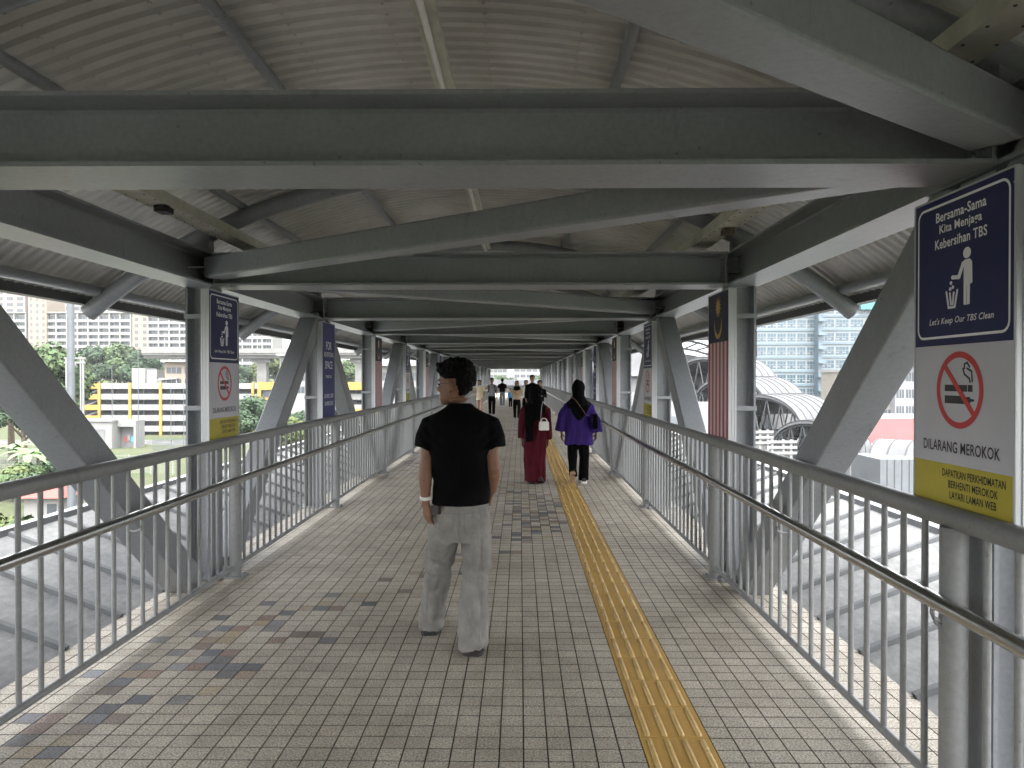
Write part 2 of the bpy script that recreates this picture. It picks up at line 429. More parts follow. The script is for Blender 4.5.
for j in range(j0, j1):
    yy = GY+j*.1+.05
    for i in range(i0-1, i1+1):
        xx = GX+i*.1+.05
        if .515 < xx < .815 or (yy > YB and False): continue
        wave = -.85+1.2*sin(2*pi*(yy-5.6)/11.3)
        d = abs(xx-wave); hw = .42+.12*sin(yy*1.7)
        pr = 0
        if yy < 40: pr = .34 if d < hw*.5 else .16 if d < hw else 0
        if 7.7 < yy < 9.4 and -.1 < xx < .515: pr = .52
        g = rnd.uniform(.9, 1.08)
        t = (.405*g, .37*g, .318*g)
        if rnd.random() < pr: 
            q = rnd.choice(dk); g2 = rnd.uniform(1.2, 1.75); t = tuple(c*g2 for c in q)
        o = len(vs_); h = .0484; h2 = .0468; dz = rnd.uniform(-.0006, .0006)
        vs_ += [(xx-h, yy-h, -.006), (xx+h, yy-h, -.006), (xx+h, yy+h, -.006), (xx-h, yy+h, -.006),
                (xx-h2, yy-h2, dz), (xx+h2, yy-h2, dz), (xx+h2, yy+h2, dz), (xx-h2, yy+h2, dz)]
        fs_ += [(o+4, o+5, o+6, o+7), (o, o+1, o+5, o+4), (o+1, o+2, o+6, o+5), (o+2, o+3, o+7, o+6), (o+3, o, o+4, o+7)]
        tints += list(t+(1,))*4+[.155, .141, .12, 1]*16
g0 = len(vs_)
vs_ += [(-2.585, YA, -.004), (1.915, YA, -.004), (1.915, YB+17, -.004), (-2.585, YB+17, -.004)]; fs_.append((g0, g0+1, g0+2, g0+3)); tints += [.05, .046, .04, 1]*4
me = bpy.data.meshes.new('walkway_floor'); me.from_pydata(vs_, [], fs_); me.materials.append(M['tile']); me.materials.append(M['grout'])
ca = me.color_attributes.new('tint', 'FLOAT_COLOR', 'CORNER'); ca.data.foreach_set('color', tints)
me.polygons[len(fs_)-1].material_index = 1; me.update()
struct(link('walkway_floor', me))
# tactile paving: 300 mm yellow tiles with four long bars
M['tactile'] = mat('ochre tactile tile', (.52, .315, .08), .45, 0, .3, 5, bump=.15, bscale=90, color2=(.40, .24, .065))
M['bar'] = mat('worn tactile bar', (.60, .42, .17), .24, 0, .3, 11, color2=(.47, .31, .11), spec=.7)  # bars paler and glossier than the tile under them
mb = MB(); y = GY-.1-.3*24
while y < YB+12:
    x0 = .515
    mb.bb(x0+.002, x0+.298, y+.002, y+.298, -.003, .001)
    for q in range(4):
        cx = x0+.0375+q*.075
        n = 6; prof = [(.0125*cos(pi*i/n), .0085*sin(pi*i/n)) for i in range(n+1)]
        rs = [[V((cx+a*s_, yy, .001+bb_*s_)) for a, bb_ in prof] for yy, s_ in ((y+.012, .15), (y+.018, .8), (y+.024, 1), (y+.276, 1), (y+.282, .8), (y+.288, .15))]
        mb.rings(rs, 1, False)
    y += .3
struct(mb.build('tactile_strip', [M['tactile'], M['bar']], None, 40))

# ------------------------------------------------------------------ railings
def railing(X, s, label):
    """s: direction of the walkway"""
    r = thing('railing', label, 'railing', (X, 0, 0), 0, 'railings along the walkway')
    mb = MB(); pr = rrect(.07, .078, .032, 5)
    mb.sweep(pr, (0, YA, 1.062), (0, YB, 1.062)); mb.build('top_rail', M['rail'], r, 40)
    mb = MB(); mb.tube([(0, YA, .085), (0, YB, .085)], .021, 10); mb.build('bottom_rail', M['rail'], r, 40)
    hx = s*.075
    mb = MB(); mb.tube([(hx, YA, .777), (hx, YB, .777)], .029, 16); mb.build('handrail', M['stainless'], r, 60)
    pm = MB(); pm.tube([(0, 0, .014), (0, 0, 1.03)], .046, 18); pm.bb(-.075, .075, -.075, .075, .0015, .014)
    for a in (-.055, .055):
        for c in (-.055, .055): pm.tube([(a, c, .014), (a, c, .024)], .009, 6)
    pm = pm.mesh('post', M['rail'], 40)
    bm_ = MB()                                                         # curved bracket from rail to post
    bm_.tube([(0, .0, .70), (hx*.55, 0, .70), (hx*.9, 0, .71), (hx, 0, .73), (hx, 0, .755)], .008, 8)
    bm_.tube([(0, 0, .64), (hx*.9, 0, .70)], .006, 8); bm_.bb(min(hx*.62, hx*.05), max(hx*.62, hx*.05), -.012, .012, .63, .72)
    bm_ = bm_.mesh('handrail_bracket', M['rail'], 40)
    for k in ks: link('post', pm, r, (0, Y0+k*P, 0))
    for k in ks[:-1]:
        link('handrail_bracket', bm_, r, (0, Y0+k*P, 0))
    b1 = MB(); b1.tube([(0, 0, .1), (0, 0, 1.03)], .0125, 10); bmesh_ = b1.mesh('baluster', M['rail'], 40)
    ys = [Y0+k*P+.182+.152*i for k in ks[:-1] for i in range(19)]
    # the brackets midway between posts hang on a baluster
    vis = [y for y in ys if y > 2.0][:100]; rest = [y for y in ys if y not in set(vis)]
    for y in vis: link('baluster', bmesh_, r, (0, y, 0))
    mb = MB()
    for y in rest: mb.tube([(0, y, .1), (0, y, 1.03)], .0125, 8)
    o = mb.build('far_balusters', M['rail'], r, 40); o['kind'] = 'stuff'
    cl = MB()
    cl.tube([(0, 0, .685), (hx*.5, 0, .68), (hx*.9, 0, .69), (hx, 0, .72), (hx, 0, .753)], .007, 8); cl = cl.mesh('handrail_bracket', M['rail'], 40)
    for k in ks[:-1]: link('handrail_bracket', cl, r, (0, Y0+k*P+.182+.152*9, 0))
railing(RL, 1, 'grey balustrade with steel handrail along the left side of the walkway')
railing(RR, -1, 'grey balustrade with steel handrail along the right side of the walkway')
# ================================================================== signs on the posts
M['navy'] = mat('navy print', (.012, .015, .085), .6, 0, .06, 3)
M['navy2'] = mat('sun faded blue print', (.032, .038, .16), .6, 0, .1, 3)
M['white'] = mat('white print', (.78, .78, .79), .4)
M['board'] = mat('pale grey print', (.50, .50, .55), .4, 0, .06, 3)
M['yellow'] = mat('yellow print', (.45, .38, .03), .4, 0, .12, 4)
M['red'] = mat('red print', (.5, .03, .03), .4)
M['ink'] = mat('black print', (.015, .015, .018), .45)
M['flagred'] = mat('faded red print', (.40, .03, .045), .4, 0, .2, 4)
M['flagwhite'] = mat('faded white print', (.58, .53, .54), .4, 0, .12, 4)
M['flagblue'] = mat('dark blue print', (.014, .016, .05), .6, 0, .1, 4)
M['gold'] = mat('gold print', (.5, .31, .05), .4)
SW, SZ0, SZ1 = .575, 1.03, 2.207
SY = -.031                                   # front print plane (faces local -Y)

def text_add(mb, body, cx, cz, wid, hgt, y, shear=0., bold=.012, mi=0):
    c = bpy.data.curves.new('t', 'FONT'); c.body = body; c.size = 1; c.align_x = 'CENTER'; c.shear = shear; c.offset = bold; c.resolution_u = 3; c.space_character = 1.04
    o = bpy.data.objects.new('t', c); col.objects.link(o)
    dg = bpy.context.evaluated_depsgraph_get(); me = bpy.data.meshes.new_from_object(o.evaluated_get(dg))
    xs = [v.co.x for v in me.vertices]; zs = [v.co.y for v in me.vertices]
    sx = wid/(max(xs)-min(xs)); sz = hgt/(max(zs)-min(zs)); mx = (max(xs)+min(xs))/2; mz = (max(zs)+min(zs))/2
    mb.add([(cx+(v.co.x-mx)*sx, y, cz+(v.co.y-mz)*sz) for v in me.vertices], [tuple(p.vertices) for p in me.polygons], mi)
    bpy.data.objects.remove(o); bpy.data.curves.remove(c); bpy.data.meshes.remove(me)
def flat_poly(mb, pts, y, mi=0, t=.0012):
    n = len(pts)
    vs = [(a, y, b) for a, b in pts]+[(a, y+t, b) for a, b in pts]
    mb.add(vs, [tuple(range(n)), tuple(range(n, 2*n))[::-1]]+[(i, (i+1) % n, n+(i+1) % n, n+i) for i in range(n)], mi)
def flat_ring(mb, outer, inner, y, mi=0):
    n = len(outer)
    mb.add([(a, y, b) for a, b in outer]+[(a, y, b) for a, b in inner], [(i, (i+1) % n, n+(i+1) % n, n+i) for i in range(n)], mi)
def circ(cx, cz, r, n=32): return [(cx+r*cos(2*pi*i/n), cz+r*sin(2*pi*i/n)) for i in range(n)]
def caps(p, q, r0, r1=None, n=8):
    r1 = r0 if r1 is None else r1
    a = math.atan2(q[1]-p[1], q[0]-p[0]); out = []
    for i in range(n+1): t = a+pi/2+pi*i/n; out.append((p[0]+r0*cos(t), p[1]+r0*sin(t)))
    for i in range(n+1): t = a-pi/2+pi*i/n; out.append((q[0]+r1*cos(t), q[1]+r1*sin(t)))
    return out

def light_box():
    mb = MB(); w2 = SW/2
    mb.bb(-w2, w2, -.026, .026, SZ0, SZ1)
    # aluminium edge sections, proud of the box and grooved on the narrow sides
    for s in (-1, 1):
        for yy in (-.022, .0, .022): mb.bb(s*w2, s*(w2+.004), yy-.006, yy+.006, SZ0-.002, SZ1+.002)
        mb.bb(s*(w2-.006), s*(w2+.003), -.0305, -.0265, SZ0, SZ1)
        for zz in (SZ0+.04, SZ1-.03): mb.tube([(s*(w2+.004), 0, zz), (s*(w2+.006), 0, zz)], .006, 8)
    mb.bb(-w2, w2, -.0305, -.0265, SZ1-.004, SZ1+.003); mb.bb(-w2, w2, -.0305, -.0265, SZ0-.003, SZ0+.004)
    for zz in (SZ0+.05, (SZ0+SZ1)/2, SZ1-.05):
        for s in (-1, 1): mb.tube([(s*(w2-.0035), -.0305, zz), (s*(w2-.0035), -.0322, zz)], .0045, 8)
    return mb.mesh('frame', M['alu'])
FRAME = light_box()
def panel(z0, z1, m, name): mb = MB(); mb.bb(-SW/2+.0065, SW/2-.0065, -.029, -.0264, z0, z1); return mb.mesh(name, m)
PH = SZ1-SZ0
# --- litter and smoking sign
ZB, ZY = 1.668, 1.243
L = {}
L['blue_panel'] = panel(ZB, SZ1-.0045, M['navy'], 'blue_panel')
L['white_panel'] = panel(ZY+.0003, ZB-.0003, M['board'], 'white_panel')
L['yellow_panel'] = panel(SZ0+.0045, ZY, M['yellow'], 'yellow_panel')
mb = MB(); hb = SZ1-ZB; cz = (SZ1+ZB)/2
o_ = [(a, cz+b) for a, b in rrect(SW-.045, hb-.05, .04, 6)]; i_ = [(a, cz+b) for a, b in rrect(SW-.063, hb-.068, .031, 6)]
flat_ring(mb, o_, i_, -.0300)
L['border_line'] = mb.mesh('border_line', M['white'])
mb = MB()
text_add(mb, 'Bersama-Sama', 0, SZ1-.072, .29, .036, -.0300, 0, .02)
text_add(mb, 'Kita Menjaga', 0, SZ1-.122, .245, .041, -.0300, 0, .02)
text_add(mb, 'Kebersihan TBS', 0, SZ1-.170, .30, .036, -.0300, 0, .02)
text_add(mb, "Let's Keep Our TBS Clean", 0, ZB+.085, .37, .03, -.0300, .25, .01)
L['lettering'] = mb.mesh('lettering', M['white'])
mb = MB(); z = ZB                                                   # person dropping paper in a bin
flat_poly(mb, circ(.045, z+.335, .023, 20), -.0300)
flat_poly(mb, [(.018, z+.30), (.03, z+.308), (.062, z+.308), (.075, z+.295), (.078, z+.21), (.066, z+.205), (.064, z+.26), (.062, z+.125), (.046, z+.123), (.0455, z+.205), (.0425, z+.205), (.042, z+.123), (.026, z+.125), (.026, z+.29)], -.0300)
flat_poly(mb, caps((.022, z+.295), (-.005, z+.243), .009), -.0301); flat_poly(mb, caps((-.005, z+.243), (-.045, z+.247), .0085), -.0302)
for a, c in ((-.055, .225), (-.043, .206), (-.06, .2)): flat_poly(mb, circ(a, z+c, .008, 8), -.0300)
for p, q in (((-.085, .19), (-.07, .122)), ((-.07, .122), (-.03, .122)), ((-.03, .122), (-.014, .19)), ((-.062, .182), (-.055, .135)), ((-.037, .182), (-.043, .135))):
    flat_poly(mb, caps((p[0], z+p[1]), (q[0], z+q[1]), .0048), -.0300-random.random()*.0004)
mb.v = [(a*.92, y_, ZB+.03+(b_-ZB)*.84) for a, y_, b_ in mb.v]
L['pictogram'] = mb.mesh('pictogram', M['white'])
mb = MB(); cz = ZY+.265; R_ = .135
flat_ring(mb, circ(0, cz, R_, 40), circ(0, cz, R_-.022, 40), -.0304, 1)
a = pi*.75; flat_poly(mb, [(cos(a)*R_*.92+.007, cz+sin(a)*R_*.92+.007), (cos(a)*R_*.92-.007, cz+sin(a)*R_*.92-.007), (-cos(a)*R_*.92-.007, cz-sin(a)*R_*.92-.007), (-cos(a)*R_*.92+.007, cz-sin(a)*R_*.92+.007)], -.0306, 1)
flat_poly(mb, [(-.085, cz-.005), (.045, cz-.005), (.045, cz+.018), (-.085, cz+.018)], -.0298); flat_poly(mb, [(.05, cz-.005), (.075, cz-.005), (.075, cz+.018), (.05, cz+.018)], -.0298)
flat_poly(mb, [(-.085, cz-.048), (.035, cz-.048), (.035, cz-.02), (-.085, cz-.02)], -.0298); flat_poly(mb, [(.04, cz-.045), (.062, cz-.045), (.062, cz-.023), (.04, cz-.023)], -.0298); flat_poly(mb, [(.064, cz-.04), (.085, cz-.037), (.085, cz-.031), (.064, cz-.028)], -.0298)
for (p, q) in (((.03, .075), (.03, .09)), ((.03, .09), (.045, .095)), ((.045, .075), (.07, .065)), ((.07, .065), (.074, .03)), ((.045, .095), (.058, .08)), ((.058, .04), (.03, .055)), ((.03, .055), (.022, .075)), ((.062, .028), (.058, .04))):
    flat_poly(mb, caps((p[0], cz+p[1]), (q[0], cz+q[1]), .0035, n=4), -.0297-random.random()*.0006)
L['no_smoking_symbol'] = mb.mesh('no_smoking_symbol', [M['ink'], M['red']])
mb = MB()
text_add(mb, 'DILARANG MEROKOK', .0, ZY+.062, .44, .04, -.0300, 0, .014)
text_add(mb, 'DAPATKAN PERKHIDMATAN', .075, ZY-.032, .345, .027, -.0300, 0, .012)
text_add(mb, 'BERHENTI MEROKOK', .075, ZY-.07, .27, .027, -.0300, 0, .012)
text_add(mb, 'LAYARI LAMAN WEB', .075, ZY-.108, .255, .027, -.0300, 0, .012)
L['dark_lettering'] = mb.mesh('lettering', M['ink'])
# --- advertising space sign
A = {}
A['blue_panel'] = panel(SZ0+.0045, SZ1-.0045, M['navy2'], 'blue_panel')
mb = MB()
text_add(mb, 'FOR', 0, 1.935, .24, .098, -.0300, 0, .01)
text_add(mb, 'ADVERTISING', 0, 1.83, .43, .058, -.0300, 0, .01)
text_add(mb, 'SPACE', 0, 1.705, .34, .094, -.0300, 0, .01)
text_add(mb, 'PLEASE CALL', 0, 1.567, .27, .036, -.0300, 0, .01)
text_add(mb, '03-9051 2001', 0, 1.335, .40, .05, -.0300, 0, .01)
text_add(mb, '03-9051 2013', 0, 1.245, .37, .05, -.0300, 0, .01)
A['lettering'] = mb.mesh('lettering', M['white'])
# --- flag panel, hung with its stripes upright
Fg = {}
ZF = 1.825
Fg['blue_canton'] = panel(ZF+.0003, SZ1-.0045, M['flagblue'], 'blue_canton')
mb = MB(); n = 11; w_ = (SW-.013)/n
for i in range(n): mb.bb(-SW/2+.0065+i*w_, -SW/2+.0065+(i+1)*w_-.0004, -.029, -.0264, SZ0+.0045, ZF, i % 2)
Fg['stripes'] = mb.mesh('stripes', [M['flagred'], M['flagwhite']])
mb = MB(); cz = 2.095
st = []
for i in range(28):
    r = .082 if i % 2 == 0 else .042
    st.append((r*sin(2*pi*i/28), cz+r*cos(2*pi*i/28)))
flat_poly(mb, st, -.0300)
cz = 1.955; oa = [(.105*cos(t), cz+.105*sin(t)) for t in [pi*.86+(pi*1.28)*i/24 for i in range(25)]]
ia = [(.09*cos(t), cz+.03+.098*sin(t)) for t in [pi*.93+(pi*1.14)*i/24 for i in range(25)]]
mb.add([(a, -.0300, b_) for a, b_ in oa]+[(a, -.0300, b_) for a, b_ in ia], [(i, i+1, 26+i, 25+i) for i in range(24)])
Fg['crescent_and_star'] = mb.mesh('crescent_and_star', M['gold'])

KINDS_ = {'litter': (L, 'no_littering_sign', 'blue white yellow no-littering sign'),
          'ad': (A, 'advertising_sign', 'plain blue advertising sign'),
          'flag': (Fg, 'flag_sign', 'flag panel with gold crescent')}
left_seq = {0: 'flag', 1: 'litter', 2: 'ad', 3: 'flag', 4: 'litter', 5: 'flag', 6: 'ad', 7: 'litter', 8: 'flag', 9: 'ad', 10: 'litter', 11: 'flag', 12: 'ad', 13: 'litter', 14: 'flag'}
right_seq = {0: 'litter', 1: 'flag', 2: 'litter', 3: 'flag', 4: 'ad', 5: 'flag', 6: 'litter', 7: 'flag', 8: 'ad', 9: 'litter', 10: 'flag', 11: 'ad', 12: 'litter', 13: 'flag', 14: 'ad'}
for side, seq in (('left', left_seq), ('right', right_seq)):
    cnt = {}
    for k, kd in sorted(seq.items()):
        d, nm, lb = KINDS_[kd]
        if not (side == 'left' and k == 0): cnt[kd] = cnt.get(kd, 0)+1
        q = ORD[max(1, cnt.get(kd, 1))] + ' of its kind'
        dist = f'nearest along {side} railing' if cnt.get(kd, 1) == 1 else f'{ORD[cnt[kd]]} along {side} railing'
        if side == 'left' and k == 0: dist = 'left of the camera'
        X = (XL+.1+.031) if side == 'left' else (XR-.1-.031)
        t = thing(nm, f'{lb}, {dist}', 'sign', (X, Y0+k*P, 0), rad(90) if side == 'left' else rad(-90), 'sign panels on the truss posts')
        link('frame', FRAME, t)
        for pn, me in d.items(): link('lettering' if pn == 'dark_lettering' else pn, me, t)
# ================================================================== people
M['skin'] = mat('tan skin', (.215, .112, .07), .55, 0, .12, 25, spec=.35)
M['skin2'] = mat('light brown skin', (.33, .20, .14), .5, 0, .1, 25, spec=.35)
M['lip'] = mat('lip', (.26, .10, .085), .45)
M['eye'] = mat('dark eye', (.02, .015, .012), .15)
M['hair'] = mat('black hair', (.0018, .0016, .0015), .65, 0, .4, 60, bump=.8, bscale=160, spec=.14)
def cloth(name, c, var=.15, rough=.85, sc=9, c2=None): return mat(name, c, rough, 0, var, sc, bump=.25, bscale=220, color2=c2, spec=.1)
M['tee'] = cloth('black cotton', (.0016, .0016, .0019), .3)
M['denim'] = cloth('grey stone washed denim', (.285, .276, .255), .2, .9, 9, (.19, .185, .173))
M['maroon'] = cloth('maroon crepe', (.078, .0085, .016), .3)
M['blackcloth'] = cloth('black cloth', (.0018, .0018, .0021), .3)
M['purple'] = cloth('purple crepe', (.043, .022, .155), .25)
M['cream'] = cloth('cream cotton', (.62, .54, .38), .12)
M['plaid'] = cloth('grey checked cotton', (.36, .36, .38), .4, .85, 40, (.12, .12, .14))
M['tan'] = cloth('beige knit', (.5, .38, .25), .12)
M['whitecloth'] = cloth('white cotton', (.7, .7, .69), .06)
M['blue'] = cloth('bright blue cloth', (.06, .28, .55), .12)
M['jeans'] = cloth('mid grey jeans', (.16, .165, .18), .25)
M['shoe'] = mat('black shoe leather', (.018, .017, .017), .45, 0, .3)
M['sole'] = mat('tan rubber sole', (.38, .26, .16), .7, 0, .2, 20)
M['greysole'] = mat('grey rubber sole', (.035, .034, .033), .7, 0, .2, 20)
M['bagwhite'] = mat('white leather', (.78, .76, .72), .35, 0, .05)
M['brownstrap'] = mat('brown leather', (.12, .06, .035), .5, 0, .2)
M['metal'] = mat('polished metal', (.7, .7, .72), .2, 1.)

def nz(p, s): return mnoise.noise(V((p[0]*s[0], p[1]*s[1], p[2]*s[2])))

def head_into(mb, base, yaw, sc=1., tilt=0.):
    """head with chin level at base; facing +Y turned by yaw (to the left when positive). returns the frame"""
    R = Matrix.Rotation(yaw, 3, 'Z') @ Matrix.Rotation(tilt, 3, 'X')
    T = lambda p: V(base)+R @ (V(p)*sc)
    lv = [(-.004, .022, .088, .035), (.012, .042, .097, .02), (.03, .054, .099, -.02), (.055, .061, .098, -.055), (.08, .067, .097, -.075), (.11, .071, .093, -.09), (.14, .074, .095, -.098), (.17, .075, .093, -.1), (.2, .068, .078, -.09), (.22, .05, .052, -.065), (.234, .022, .02, -.03)]
    rs = []
    for z, wx, f, b_ in lv:
        cy, ry = (f+b_)/2, (f-b_)/2
        rs.append([T((wx*math.copysign(abs(cos(2*pi*i/20))**.85, cos(2*pi*i/20)), cy+ry*sin(2*pi*i/20), z)) for i in range(20)])
    mb.rings(rs)
    mb.tube([T((0, .09, .128)), T((0, .104, .105)), T((0, .118, .084)), T((0, .1, .074))], [.009*sc, .011*sc, .0135*sc, .009*sc], 10)      # nose
    for s in (-1, 1):
        mb.ell(T((s*.014, .102, .08)), (.009*sc, .010*sc, .008*sc), 8, 6)
        mb.ell(T((s*.034, .088, .142)), (.024*sc, .012*sc, .008*sc), 10, 6, R)                                   # brow
        mb.ell(T((s*.04, .075, .09)), (.022*sc, .018*sc, .02*sc), 10, 6, R)                                      # cheek
        Re = R @ Matrix.Rotation(s*-.35, 3, 'Z')
        mb.ell(T((s*.081, -.006, .108)), (.013*sc, .020*sc, .033*sc), 10, 8, Re); mb.ell(T((s*.08, .0, .08)), (.010*sc, .009*sc, .012*sc), 8, 6, Re)                                  # ear
    mb.ell(T((0, .094, .049)), (.024*sc, .013*sc, .008*sc), 12, 6, R); mb.ell(T((0, .092, .036)), (.02*sc, .012*sc, .008*sc), 12, 6, R)
    mb.ell(T((0, .088, .012)), (.02*sc, .014*sc, .014*sc), 10, 6, R)
    return T, R
def eyes_of(T, R, parent, sc=1.):
    for s in (-1, 1):
        e = MB(); e.ell(T((s*.033, .0905, .118)), (.0125*sc, .0075*sc, .006*sc), 10, 6, R); e.build('eye', M['eye'], parent, 180)
def face_pick(T):
    lips = [T((0, .1, .049)), T((0, .1, .036))]
    def pick(c):
        for l in lips:
            d = c-l
            if d.length < .022 and abs(d.z) < .008: return 1
        return 0
    return pick
def hand_into(mb, W, D, N, T_, sc=1., curl=.5, n=8):
    """palm with four unequal bent fingers and a thumb. D finger direction, N palm normal, T_ thumb side"""
    W, D, N, T_ = V(W), V(D).normalized(), V(N).normalized(), V(T_).normalized()
    s = sc
    rs = []
    for q, wd, th in ((-.03, .026, .021), (0, .03, .018), (.03, .038, .016), (.065, .041, .015), (.088, .04, .013)):
        c = W+D*q*s+N*(.006*s if q > 0 else 0)
        rs.append([c+T_*(wd*s*cos(2*pi*i/14))+N*(th*s*sin(2*pi*i/14)) for i in range(14)])
    mb.rings(rs)
    for off, L_ in ((.029, .070), (.010, .080), (-.010, .074), (-.028, .058)):
        p = W+D*.075*s+T_*off*s; pts = [p]; a = .1
        for l in (.42, .33, .27):
            a += curl*.55
            p = p+(D*cos(a)+N*sin(a))*(L_*l+.01)*s; pts.append(p)
        mb.tube(pts, [.0092*s, .0088*s, .0080*s, .0062*s], n)
        mb.ell(pts[-1], (.0064*s,)*3, 8, 6)
    b = W+D*.02*s+T_*.026*s
    pts = [b, b+(D*.55+T_*.65+N*.25)*.034*s, b+(D*.75+T_*.65+N*.5)*.058*s, b+(D*.98+T_*.62+N*.68)*.08*s]
    mb.tube(pts, [.0135*s, .0118*s, .0105*s, .008*s], n); mb.ell(pts[-1], (.008*s,)*3, 8, 6)
def arm_into(mb, S, E, W, sc=1., r=(.048, .046, .042, .043, .036, .027)):
    S, E, W = V(S), V(E), V(W)
    mb.tube([S, S.lerp(E, .5), E-(E-S).normalized()*.02, E+(W-E).normalized()*.05, E.lerp(W, .55), W], [x*sc for x in r], 14, up=(0, 1, 0)); mb.ell(E, (.041*sc,)*3, 12, 8)
def shoe_mesh(mb, c, yaw=0., pitch=0., L=.27, W=.095, H=.075, mi=(0, 1)):
    """c: heel-ground point; sole and upper; pitch lifts the heel about the toe"""
    R = Matrix.Rotation(yaw, 3, 'Z'); Rp = Matrix.Rotation(-pitch, 3, 'X')
    toe = V((0, L*.82, 0))
    T = lambda p: V(c)+R @ (toe+Rp @ (V(p)-toe))
    st = [(-.0, .55, .9), (.02, .8, 1.), (.07, .82, .95), (.13, .78, .8), (.18, .95, .62), (.22, .92, .5), (.25, .7, .42), (L, .25, .35)]
    n = 14
    rs = []
    for y, wf, hf in st:
        rs.append([T((W/2*wf*cos(2*pi*i/n), y, .022+H*hf*max(0, sin(2*pi*i/n))+(.0 if sin(2*pi*i/n) > 0 else -.006))) for i in range(n)])
    mb.rings(rs, mi[0])
    rs = []
    for y, wf, hf in st:
        w2 = W/2*wf*1.08+.003
        rs.append([T(p) for p in ((-w2, y*1.03-.006, .0015), (w2, y*1.03-.006, .0015), (w2, y*1.03-.006, .028), (-w2, y*1.03-.006, .028))])
    mb.rings(rs, mi[1])

# ------------------------------------------------------------------ the man in front
man = thing('person', 'man in a black t-shirt and grey jeans standing with his head turned left', 'person', (-.347, 4.24, 0))
mb = MB()
hb = V((-.027, .035, 1.398))
T, R = head_into(mb, hb, rad(68), 1., rad(-2))
mb.tube([(0, -.015, 1.30), (0, -.005, 1.37), (-.008, .012, 1.42), (-.016, .02, 1.47)], [.075, .058, .056, .058], 16)
mb.tube([(-.15, -.005, 1.265), (0, -.005, 1.30), (.15, -.005, 1.265)], [.04, .06, .04], 12, flat=.8)
mb.loft([(0, 0, .72, .10, .07), (0, 0, .8, .12, .08), (0, 0, 1., .13, .085), (0, 0, 1.2, .14, .08), (0, 0, 1.27, .11, .06)])
for s, S, E, W in ((-1, (-.168, -.005, 1.245), (-.198, -.045, 1.02), (-.194, -.07, .845)), (1, (.165, -.005, 1.245), (.2, -.04, 1.03), (.182, .055, .88))):
    arm_into(mb, S, E, W, .92)
hand_into(mb, (-.194, -.07, .845), (.06, .03, -1), (.75, .6, .0), (-.6, .75, .1), 1.0, .5)
hand_into(mb, (.182, .055, .88), (-.22, .45, -1), (-1, .1, .2), (-.1, 1, .35), .98, .6)
for s, x0, k_, a_ in ((-1, -.085, (-.14, .10, .45), (-.19, .2, .07)), (1, .08, (.085, .01, .45), (.078, -.13, .07))):
    mb.tube([(x0, 0, .78), k_, a_], [.075, .052, .04], 12); mb.tube([a_, (a_[0], a_[1]+.1, .05)], [.04, .03], 10)
body = fuse(mb, .0058, 'body', [M['skin'], M['lip']], man, 3, None, face_pick(T))
eyes_of(T, R, man)
# curly hair: many small tufts
mb = MB(); rr = random.Random(4)
for i in range(900):
    th = rr.uniform(0, 2*pi); ph = math.acos(rr.uniform(-.95, 1))
    d = V((sin(ph)*cos(th), sin(ph)*sin(th), cos(ph)))
    p = V((d.x*.088, -.008+d.y*.098, .152+d.z*.095))
    if p.y > .04 and p.z < .185: continue                                 # face
    if abs(p.x) > .04 and p.y > -.055 and p.z < .162: continue               # ears and sideburns
    if p.z < .05: continue
    if p.z < .11: p = V((p.x*.82, -.035+(p.y+.035)*.74, p.z))
    up = .016 if p.z > .19 else .006
    q = T(p)+R @ (d*rr.uniform(0, up))
    r = rr.uniform(.013, .023); mb.ell(q, (r, r, r*rr.uniform(.8, 1.2)), 7, 5)
fr = MB()
for i in range(40):                                                         # fringe over the brow
    x = rr.uniform(-.07, .07); q = T((x, .085-abs(x)*.35+rr.uniform(-.01, .014), .206+rr.uniform(-.015, .026))); mb.ell(q, (.016, .016, .016), 7, 5)
mb.ell(T((0, -.01, .178)), (.076, .092, .07), 16, 10, R); mb.ell(T((0, -.05, .118)), (.058, .046, .068), 16, 10, R)
def curl_wr(c, n): return n*(.006*mnoise.noise(c*55)+.004*mnoise.noise(c*120))
hair = fuse(mb, .0055, 'hair', M['hair'], man, 1, curl_wr)
mb = MB()                                                                   # loose curls that break the outline
for i in range(520):
    th = rr.uniform(0, 2*pi); ph = math.acos(rr.uniform(-.6, 1))
    d = V((sin(ph)*cos(th), sin(ph)*sin(th), cos(ph)))
    p = V((d.x*.094, -.008+d.y*.104, .157+d.z*.1))
    if p.y > .04 and p.z < .2 or p.z < .07 or (abs(p.x) > .04 and p.y > -.06 and p.z < .17): continue
    if p.z < .11: p = V((p.x*.8, p.y*.78, p.z))
    q = T(p); t1 = d.cross(V((0, .3, 1))).normalized(); t2 = d.cross(t1); t1, t2, dd = R @ t1, R @ t2, R @ d
    a0 = rr.uniform(0, 6); rc = rr.uniform(.005, .010); tw = rr.uniform(4, 7); hh = rr.uniform(.006, .02)
    mb.tube([q+t1*rc*cos(a0+tw*j/7)+t2*rc*sin(a0+tw*j/7)+dd*(hh*j/7-.004) for j in range(8)], [.0016]*7+[.0006], 5)
mb.build('curls', M['hair'], man, 60)
# thin glasses
mb = MB()
for s in (-1, 1):
    pts = [T((s*.034+.023*cos(2*pi*i/16), .108-.25*abs(s*.034+.023*cos(2*pi*i/16))**1.3, .116+.019*sin(2*pi*i/16))) for i in range(16)]
    mb.tube(pts, .0013, 6, closed=True); mb.tube([T((s*.057, .094, .12)), T((s*.076, .02, .122)), T((s*.08, -.02, .112))], .0014, 6)
mb.tube([T((-.012, .107, .12)), T((.012, .107, .12))], .0013, 6)
mb.build('glasses', M['ink'], man, 60)
